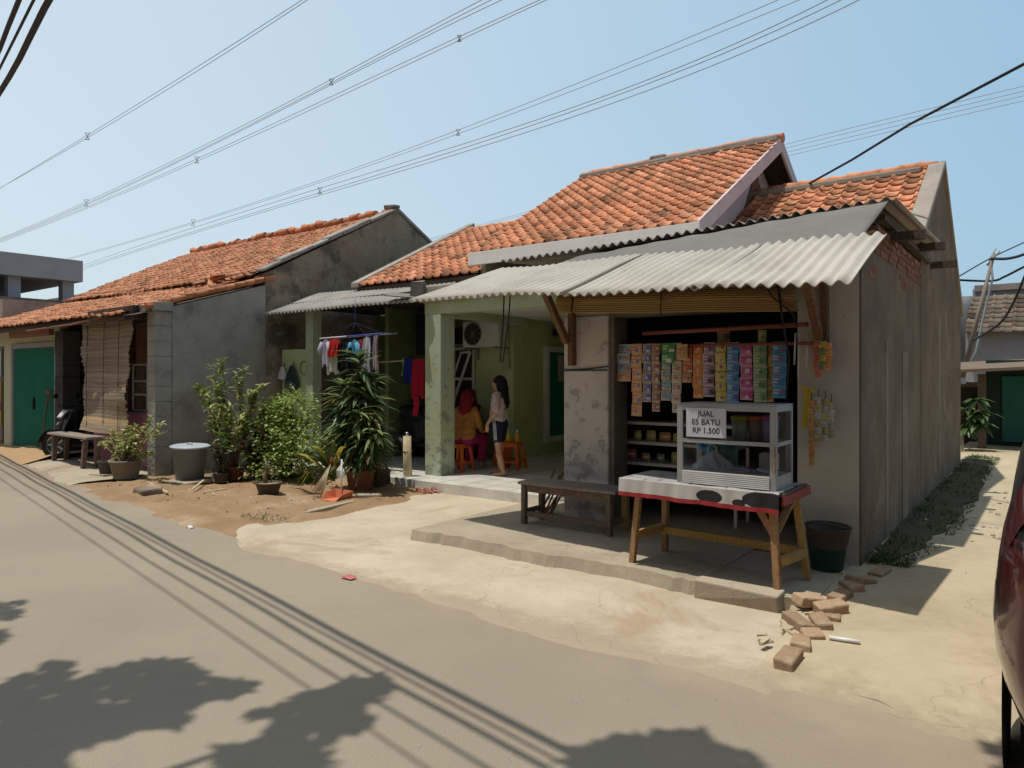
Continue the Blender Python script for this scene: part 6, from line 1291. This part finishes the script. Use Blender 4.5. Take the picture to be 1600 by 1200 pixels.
def scooter(label, x, y, ang, z=.03):
    t = thing('motor_scooter', label, 'motorcycle'); r = .28
    wheel(t, (0, 0, r), r, .085, 'Y'); wheel(t, (-1.25, 0, r), r, .095, 'Y')
    mb = MB(); mb.tube([(.02, -.06, r), (-.12, -.05, .62)], .018, 8); mb.tube([(.02, .06, r), (-.12, .05, .62)], .018, 8); mb.tube([(-.10, 0, .58), (-.2, 0, .98)], .022, 8); mb.build('fork', M['black_plastic'], t)
    mb = MB(); mb.smooth = True; mb.slab(lambda u, v: (V(((r+.035)*math.cos(.1+2.3*u), (v-.5)*.13, r+(r+.035)*math.sin(.1+2.3*u))), V((math.cos(.1+2.3*u), 0, math.sin(.1+2.3*u)))), 14, 4, .008, (.015, .015, .017)); mb.build('front_fender', M['painted'], t)
    mb = MB(); mb.smooth = True
    mb.slab(lambda u, v: (V((-.10-.10*v-.16*abs(2*u-1)**2, (u-.5)*(.22+.22*math.sin(PI*min(1, v*1.1+.12))), .40+.52*v)), V((1, 0, .3))), 12, 10, .02, (.012, .012, .014)); mb.build('leg_shield', M['painted'], t)
    mb = MB(); mb.smooth = True; mb.slab(lambda u, v: (V((-.02-.10*v-.14*abs(2*u-1)**2, (u-.5)*.30*(1-.45*v), .80+.14*v)), V((1, 0, .4))), 10, 5, .03, (.55, .56, .58)); mb.build('headlight', M['painted'], t)
    mb = MB(); mb.smooth = True; mb.slab(lambda u, v: (V((-.04-.06*v, (u-.5)*.16, .66+.06*v)), V((1, 0, .2))), 6, 3, .02, (.5, .5, .52)); mb.build('front_badge', M['painted'], t)
    mb = MB(); mb.tube([(-.30, -.34, 1.02), (-.2, -.18, 1.0), (-.18, 0, .98), (-.2, .18, 1.0), (-.30, .34, 1.02)], .014, 8); mb.tube([(-.30, -.34, 1.02), (-.34, -.42, 1.025)], .02, 8); mb.tube([(-.30, .34, 1.02), (-.34, .42, 1.025)], .02, 8); mb.build('handlebar', M['black_plastic'], t)
    for s in (-1, 1): mb = MB(); mb.tube([(-.22, s*.24, 1.0), (-.2, s*.3, 1.18)], .006, 6); mb.lathe([(.0, -.01), (.05, -.008), (.055, .004), (0, .006)], (-.2, s*.31, 1.21), 14, M=Matrix.Rotation(PI/2, 3, 'Y'), cap=False, sy=1.3); mb.build('mirror', M['black_plastic'], t)
    mb = MB(); mb.smooth = True; mb.slab(lambda u, v: (V((-.35-.25*u, (v-.5)*.26, .30)), V((0, 0, 1))), 4, 3, .05, (.015, .015, .015)); mb.build('footboard', M['painted'], t)
    blob('tail_body', [((-.62, 0, .42), .12, (-.7, 0, .58), .13), ((-.7, 0, .58), .14, (-1.25, 0, .66), .12), ((-1.2, 0, .66), .11, (-1.55, 0, .72), .06), ((-.75, 0, .38), .1, (-1.15, 0, .34), .09)], M['black_plastic'], t, .02, 4)
    blob('seat', [((-.62, 0, .76), .09, (-.95, 0, .78), .10), ((-.95, 0, .79), .11, (-1.4, 0, .84), .09)], M['rubber'], t, .02, 4)
    mb = MB(); mb.tube([(-.95, -.16, .3), (-1.5, -.18, .40)], [.05, .055], 10); mb.build('exhaust', M['steel'], t)
    t.location = (x, y, z); t.rotation_euler = (0, 0, ang); return t
sco = scooter('black and silver motor scooter parked nose out between the garage and the stall', -14.9, 5.5, math.radians(215))
s2 = copy_tree(sco); s2.location = (-8.15, 8.75, .137); s2.rotation_euler = (0, 0, math.radians(-20)); s2['label'] = 'dark motor scooter standing in the washing bay beside the porch column'; s2['group'] = 'parked motor scooters'; sco['group'] = 'parked motor scooters'

# car parked at the alley mouth, seen along its flank
car = thing('parked_car', 'dark red car at the right edge by the alley mouth with red tail lamp', 'car', (.70, 4.9, 0))
def sect(y):                     # half width, sill z, belt z, roof z, roof half width  (y from the rear bumper)
    L = 4.1; e = min(1, y/.42); f = min(1, (L-y)/.5)
    k = (1-(1-e)**2.4)*.16+.84; k2 = (1-(1-f)**2.2)*.2+.8; hw = .83*k*k2
    return hw
CX0, CY0 = .665, 2.92
def carbody():
    mb = MB(); mb.smooth = True; ny = 44; prof = []
    def pt(u, v):
        y = 4.1*v; hw = sect(y); a = u        # u: -1..1 left to right across, over the top
        return None
    zs = [.26, .34, .46, .58, .70, .82, .93, 1.02]; bulge = [.84, .90, .955, .99, 1.0, .99, .975, .96]
    rings = []
    for j in range(ny+1):
        y = 4.1*j/ny; hw = sect(y); ring = []
        rear = max(0, 1-y/.30); hood = max(0, (y-2.95)/1.15)
        for z, b in zip(zs, bulge):
            zz = z-(z-.26)*.18*hood; ring.append(V((CX0-hw*b, CY0+y+rear*.10*max(0, (z-.6))-(.0), zz)))
        ring += [V((CX0-(q)*hw*.94, CY0+y, zs[-1]+.02-(zs[-1]-.26)*.18*hood+.03*(1-q))) for q in (.6, .2)]
        m_ = [V((2*CX0-p.x, p.y, p.z)) for p in reversed(ring)]; rings.append([mb.vert(p) for p in ring+m_])
    n = len(rings[0])
    for j in range(ny):
        for k in range(n-1): mb.face((rings[j][k], rings[j+1][k], rings[j+1][k+1], rings[j][k+1]))
        mb.face((rings[j][n-1], rings[j+1][n-1], rings[j+1][0], rings[j][0]))
    mb.face(rings[0]); mb.face(rings[-1][::-1])
    return mb
carbody().build('body', M['car_paint'], car)
mb = MB(); mb.smooth = True
def green(u, v):
    # greenhouse shell, v along the car, u across over the roof
    y = .12+3.0*v; a = PI*(1-u); zt = 1.03+.60*min(1, v*5+.0)**.6*min(1, (1-v)*2.2)**.8 if 0 < v < 1 else 1.02
    hw = sect(y)*.955; cx = math.cos(a); sx_ = math.sin(a); q = abs(cx)**.45*(1 if cx > 0 else -1)
    return (CX0+hw*q*(1-.11*(sx_**.5)), CY0+y, 1.0+(zt-1.0)*sx_**.45)
mb.grid(green, 36, 28, None); gh = mb.build('cabin_glass', mat('dark_glass', (.012, .013, .014), (.012, .013, .014), rough=.08, bump=0, spec=.6), car)
mb = MB(); mb.smooth = True
mb.grid(lambda u, v: tuple(V(green(.22+.56*u, .12+.62*v))+V((0, 0, .012))), 20, 16); mb.build('roof', M['car_paint'], car)
for v0 in (.02, .40, .93):
    for s in (0, 1):
        mb = MB(); mb.smooth = True; mb.grid(lambda u, v: tuple(V(green((.0+.24*u) if s == 0 else (1-.24*u), v0+.05*v))+V((-.008 if s else .008, 0, .006))*(-1)), 8, 2); mb.build('pillar', M['car_paint'], car)
for y in (.72, 3.25):
    for s in (-1, 1): wheel(car, (CX0+s*.64, CY0+y, .305), .305, .2, 'X')
for y in (.72, 3.25):
    mb = MB(); Mx = Matrix.Rotation(PI/2, 3, 'Y')
    for s in (-1, 1): mb.lathe([(.36, 0), (.335, .012), (.0, .013)], (CX0+s*.80-(.012 if s > 0 else 0), CY0+y, .33), 30, M=Mx, cap=False)
    mb.build('wheel_arch', M['rubber'], car)
blob('rear_bumper', [((CX0-.66, CY0+.10, .58), .13, (CX0+.66, CY0+.10, .58), .13), ((CX0-.68, CY0+.14, .46), .12, (CX0+.68, CY0+.14, .46), .12), ((CX0-.70, CY0+.14, .55), .14, (CX0-.745, CY0+.42, .55), .11), ((CX0+.70, CY0+.14, .55), .14, (CX0+.745, CY0+.42, .55), .11)], M['car_paint'], car, .02, 5)
for s in (-1, 1):
    blob('tail_lamp', [((CX0+s*.745, CY0+.10, .80), .06, (CX0+s*.735, CY0+.13, 1.0), .055), ((CX0+s*.785, CY0+.26, .86), .045, (CX0+s*.77, CY0+.28, 1.0), .04), ((CX0+s*.64, CY0+.02, .82), .05, (CX0+s*.64, CY0+.05, .98), .05)], M['tail_red'], car, .015, 4)
    blob('wing_mirror', [((CX0+s*.86, CY0+2.32, 1.03), .08, (CX0+s*.95, CY0+2.30, 1.04), .085)], M['aluminium'], car, .015, 4)
    for yy in (1.15, 2.2): mb = MB(); mb.obox((CX0+s*.805, CY0+yy, .86), (.02, .16, .025)); mb.build('door_handle', M['car_paint'], car, bevel=.008)
    mb = MB(); mb.smooth = True; mb.slab(lambda u, v: (V((CX0+s*(.45+.22*u), CY0+4.05-.12*u*u, .60+.12*v)), V((0, 1, 0))), 6, 3, .01, (.5, .5, .5)); mb.build('headlight', M['painted'], car)
mb = MB(); mb.box(CX0-.28, CX0+.28, CY0-.05, CY0-.035, .66, .78, (.02, .02, .02)); mb.build('number_plate', M['painted'], car)

# ================================================================== CABLES AND POLES
def quad_px(pts, n=26):          # smooth curve through photo points, extended past both ends
    out = []
    xs = [p[0] for p in pts]; ys = [p[1] for p in pts]
    import itertools
    def lag(x):
        s = 0
        for i in range(len(xs)):
            k = ys[i]
            for j in range(len(xs)):
                if j != i: k *= (x-xs[j])/(xs[i]-xs[j])
            s += k
        return s
    for i in range(n+1):
        x = xs[0]+(xs[-1]-xs[0])*i/n; out.append((x, lag(x)))
    return out
def hv(label, lines, spacers, Z=22.0, r=.025):
    t = thing('power_line', label, 'power line', atZ(*lines[0][1], Z), 'high voltage line bundles crossing the sky')
    for L in lines:
        pts = [atZ(x, y, Z) for x, y in quad_px(L) if y < 520]; pts = [pts[0]+(pts[0]-pts[2]).normalized()*90]+pts+[pts[-1]+(pts[-1]-pts[-3]).normalized()*90]
        mb = MB(); mb.tube(pts, r, 4, False); mb.build('conductor', M['hv_wire'], t)
    for (x, y) in spacers:
        p = atZ(x, y, Z); d = (p-V((0, 0, CAMH))).length*4.2/FPX; rt = V((CS, SN, 0)); up = V((0, 0, 1)); mb = MB()
        for a, b in (((-.7, -1), (.7, 1)), ((-.8, 1), (.5, -1)), ((-.8, 1), (.7, 1)), ((-.7, -1), (.6, -1))): mb.tube([p+rt*a[0]*d+up*a[1]*d, p+rt*b[0]*d+up*b[1]*d], r*1.2, 4)
        mb.build('spacer', M['hv_wire'], t)
hv('highest and leftmost bundle of power lines with one spacer over the far left sky', [[(-40, 318), (137, 211), (478, -4)], [(-40, 316), (137, 215), (486, -4)]], [(137, 213)])
hv('upper middle bundle of power lines running to the top edge', [[(-40, 388), (135, 315), (518, 124), (760, -4)], [(-40, 389), (135, 318), (518, 129), (775, -4)], [(-40, 390), (135, 320), (518, 132), (792, -4)]], [(135, 317), (518, 128)])
hv('middle bundle of power lines with spacers just below the upper middle bundle', [[(-40, 392), (308, 248), (718, 57), (852, -4)], [(-40, 394), (308, 252), (718, 63), (862, -4)]], [(308, 250), (718, 60)])
hv('lower bundle of thin power lines reaching the top edge above the porch roof', [[(90, 408), (302, 347), (716, 203), (1225, -4)], [(90, 410), (302, 349), (716, 209), (1258, -4)]], [(302, 348), (716, 207)])
hv('lowest long bundle of dark power lines crossing above the tiled roofs', [[(120, 418), (500, 294), (900, 166), (1300, -4)], [(120, 421), (500, 301), (900, 172), (1322, -4)], [(120, 424), (500, 305), (900, 181), (1350, -4)]], [(500, 298)], r=.033)
hv('short bundle of power lines passing behind the porch house ridge', [[(660, 376), (1225, 226), (1610, 132)], [(660, 378), (1225, 232), (1610, 140)], [(660, 381), (1225, 239), (1610, 147)], [(660, 384), (1225, 245), (1610, 155)]], [(723, 362)])
# street cables running along the road
def along(Y0, Z, r, label, sag=.0, tw=0):
    mb = MB(); pts = []
    for i in range(90):
        X = -42+i*.62; pts.append(V((X, 1.6+.174*(-2.2-X)+Y0+tw*math.sin(i*1.3), Z+.05*math.sin(i*.07)+tw*math.cos(i*1.3))))
    mb.tube(pts, r, 6); tag(mb.build('street_cable', M['cable'], None, pts[45]), label, 'cable', 'street cables over the road')
along(0, 4.70, .027, 'thickest black street cable in the top left corner', 0, .008); along(-.17, 4.72, .02, 'second street cable just left of the thickest one', 0, .012)
along(-.085, 4.74, .012, 'thin street cable between the two thick ones'); along(-.36, 4.8, .013, 'thin street cable left of the thick pair', 0, .006); along(-.55, 4.85, .009, 'thinnest street cable at the very corner')
mb = MB(); a, b, c = V((-2.95, 11.6, 4.60)), atY(1420, 195, 9.6), atY(1600, 100, 8.4); d_ = c+(c-b)*1.2
mb.tube([a, a.lerp(b, .5)+V((0, 0, -.02)), b, c, d_], .016, 6); tag(mb.build('service_cable', M['cable'], None, a), 'thick black service cable dropping from the right edge to the roof ridge', 'cable')
# leaning bamboo poles with tangled cables beyond the alley
t = thing('utility_pole', 'thin leaning bamboo pole with tangled cables beyond the house gable', 'pole', atY(1508, 560, 21)); mb = MB(); a, b = atY(1504, 590, 21), atY(1553, 396, 21); mb.tube([a, b], [.06, .04], 7); mb.build('pole_shaft', M['grey_wood'], t)
mb = MB(); mb.tube([atY(1542, 415, 21), atY(1562, 392, 21)], .025, 5); mb.tube([atY(1546, 408, 21), atY(1556, 388, 21)], .02, 5); mb.tube([atY(1548, 408, 21), atY(1551, 435, 21), atY(1540, 480, 21), atY(1525, 550, 21), atY(1506, 588, 21)], .03, 6); mb.build('cable_tangle', M['hv_wire'], t)
for k, (L, r, lb) in enumerate(((((1549, 404, 21), (1575, 404, 20.5), (1602, 397, 20), (1640, 380, 19)), .035, 'black cable leaving the leaning pole to the right'), (((1485, 437, 21), (1548, 439, 21), (1570, 432, 21), (1602, 416, 20), (1640, 400, 19)), .028, 'sagging cable crossing the leaning pole lower down'), (((1485, 440, 21), (1545, 405, 21), (1602, 378, 22), (1640, 360, 23)), .016, 'thin faint cable rising to the right past the pole top'), (((1520, 532, 20), (1560, 507, 20), (1580, 480, 19.5), (1602, 430, 19), (1625, 370, 18)), .028, 'drooping cable running up from the house gable to the right edge'))):
    mb = MB(); pts = [atY(*q) for q in L]; out = []
    for i in range(len(pts)-1):
        p0, p1, p2, p3 = pts[max(i-1, 0)], pts[i], pts[i+1], pts[min(i+2, len(pts)-1)]
        for j in range(8):
            s = j/8; out.append(.5*((2*p1)+(p2-p0)*s+(2*p0-5*p1+4*p2-p3)*s*s+(3*p1-p0-3*p2+p3)*s**3))
    mb.tube(out+[pts[-1]], r, 5); tag(mb.build('hanging_cable', M['cable'], None, pts[1]), lb, 'cable')

# ================================================================== ACROSS THE ROAD (behind the camera): trees that shade the road, unseen row house added to block low sky
def inside(p, poly):
    r = False; n = len(poly)
    for i in range(n):
        a, b = poly[i], poly[(i+1) % n]
        if (a[1] > p[1]) != (b[1] > p[1]) and p[0] < (b[0]-a[0])*(p[1]-a[1])/(b[1]-a[1])+a[0]: r = not r
    return r
def crown(name, label, base, height, polys, zlo, zhi, bulk, nbulk):
    t = thing(name, label, 'tree', base); mb = MB(); lf = MB(); b = V(base); top = b+V((.3, .4, height*.62))
    mb.tube([b, b+V((.05, .05, height*.3)), top], [.20, .15, .10], 9)
    cl_ = []
    for poly, cnt in polys:
        g_ = [atZ(x, y, 0) for x, y in poly]; P2 = [(q.x, q.y) for q in g_]; xs = [q[0] for q in P2]; ys = [q[1] for q in P2]; k = 0
        cen = V((sum(xs)/len(xs), sum(ys)/len(ys), 0)); zc = (zlo+zhi)/2; cl_.append(cen-V((.145*zc, .20*zc, -zc)))
        while k < cnt:
            q = (R.uniform(min(xs), max(xs)), R.uniform(min(ys), max(ys)))
            if not inside(q, P2): continue
            k += 1; z = R.uniform(zlo, zhi); p = V((q[0]-.145*z, q[1]-.20*z, z)); d = rdir(-.4, .3); lf.leaf(p-d*.07, d, V((R.uniform(-.4, .4), R.uniform(-.4, .4), 1)), R.uniform(.12, .20), R.uniform(.07, .10), .2, jcol((.05, .09, .025), .35), 2)
    for (c, r_) in bulk:
        cl_.append(V(c))
        for k in range(int(nbulk*r_*r_)):
            d = rdir(-.8, 1); p = V(c)+V((d.x, d.y, d.z*.6))*r_*R.uniform(.5, 1); lf.leaf(p, (d+rdir(-1, .6)).normalized(), V((0, 0, 1)), R.uniform(.16, .26), R.uniform(.08, .12), .3, jcol((.05, .09, .025), .35), 2)
    for c in cl_: m_ = top.lerp(c, .5)+V((0, 0, .3)); mb.tube([top-V((0, 0, .3)), m_, c], [.09, .055, .015], 6)
    mb.build('trunk', M['old_wood'], t); lf.build('crown', M['leaf'], t)
B1 = [(-60, 1085), (0, 1072), (45, 1052), (70, 1036), (112, 1031), (104, 1052), (92, 1066), (112, 1066), (150, 1054), (205, 1036), (280, 1030), (318, 1052), (360, 1064), (412, 1062), (385, 1082), (310, 1098), (285, 1128), (215, 1142), (150, 1155), (95, 1195), (60, 1260), (-60, 1260)]
B2 = [(535, 1066), (560, 1058), (600, 1056), (612, 1078), (575, 1100), (556, 1112), (590, 1118), (565, 1138), (520, 1150), (508, 1165), (528, 1190), (520, 1240), (330, 1240), (335, 1190), (375, 1160), (425, 1140), (420, 1122), (385, 1114), (440, 1106), (460, 1088), (500, 1076)]
B3 = [(905, 1172), (940, 1156), (1000, 1150), (1060, 1143), (1115, 1152), (1150, 1172), (1182, 1186), (1195, 1240), (900, 1240)]
B4 = [(1550, 1172), (1575, 1160), (1620, 1150), (1640, 1240), (1560, 1215), (1580, 1190)]
B0 = [(-30, 940), (0, 940), (38, 941), (28, 950), (33, 958), (12, 970), (-30, 972)]; B00 = [(-30, 988), (28, 989), (10, 998), (18, 1006), (-30, 1012)]
crown('shade_tree', 'broad leaved tree across the road whose boughs shade the asphalt', (-4.6, -3.6, 0), 7, [(B1, 760), (B2, 330), (B0, 40), (B00, 26)], 5.0, 5.8, [((-4.8, -2.2, 6.3), 1.7), ((-6.0, -4.2, 6.0), 1.8), ((-3.0, -3.6, 6.4), 1.7), ((-4.4, -4.8, 7.2), 1.9)], 330)
crown('shade_tree', 'second tree across the road nearer the alley shading the lower right asphalt', (.2, -3.9, 0), 7, [(B3, 240), (B4, 70)], 5.2, 5.8, [((-.6, -1.6, 6.6), 1.6), ((1.4, -2.6, 6.3), 1.7), ((.3, -4.2, 7.2), 1.9), ((2.6, -4.3, 6.4), 1.6)], 330)
opp = thing('sky_block_house', 'unseen plain row house added behind the camera to block low sky light', 'house', (-6, -8, 0)); mb = MB(); mb.box(-30, 16, -12, -6.5, 0, 3.6); mb.build('wall', M['grey_render'], opp)
mb = MB(); mb.prism([(-30.5, -5.8, 3.5), (-30.5, -9.2, 5.4), (-30.5, -12.6, 3.5)], (47, 0, 0)); mb.build('roof', M['old_tile'], opp)
for x in (-24, -14, -4, 6): mb = MB(); mb.box(x, x+.9, -6.5, -6.44, 0, 2.1); mb.build('door', M['brown_wood'], opp); mb = MB(); mb.box(x+1.8, x+3.2, -6.5, -6.45, .9, 2.1); mb.build('window', M['unlit_inside'], opp)
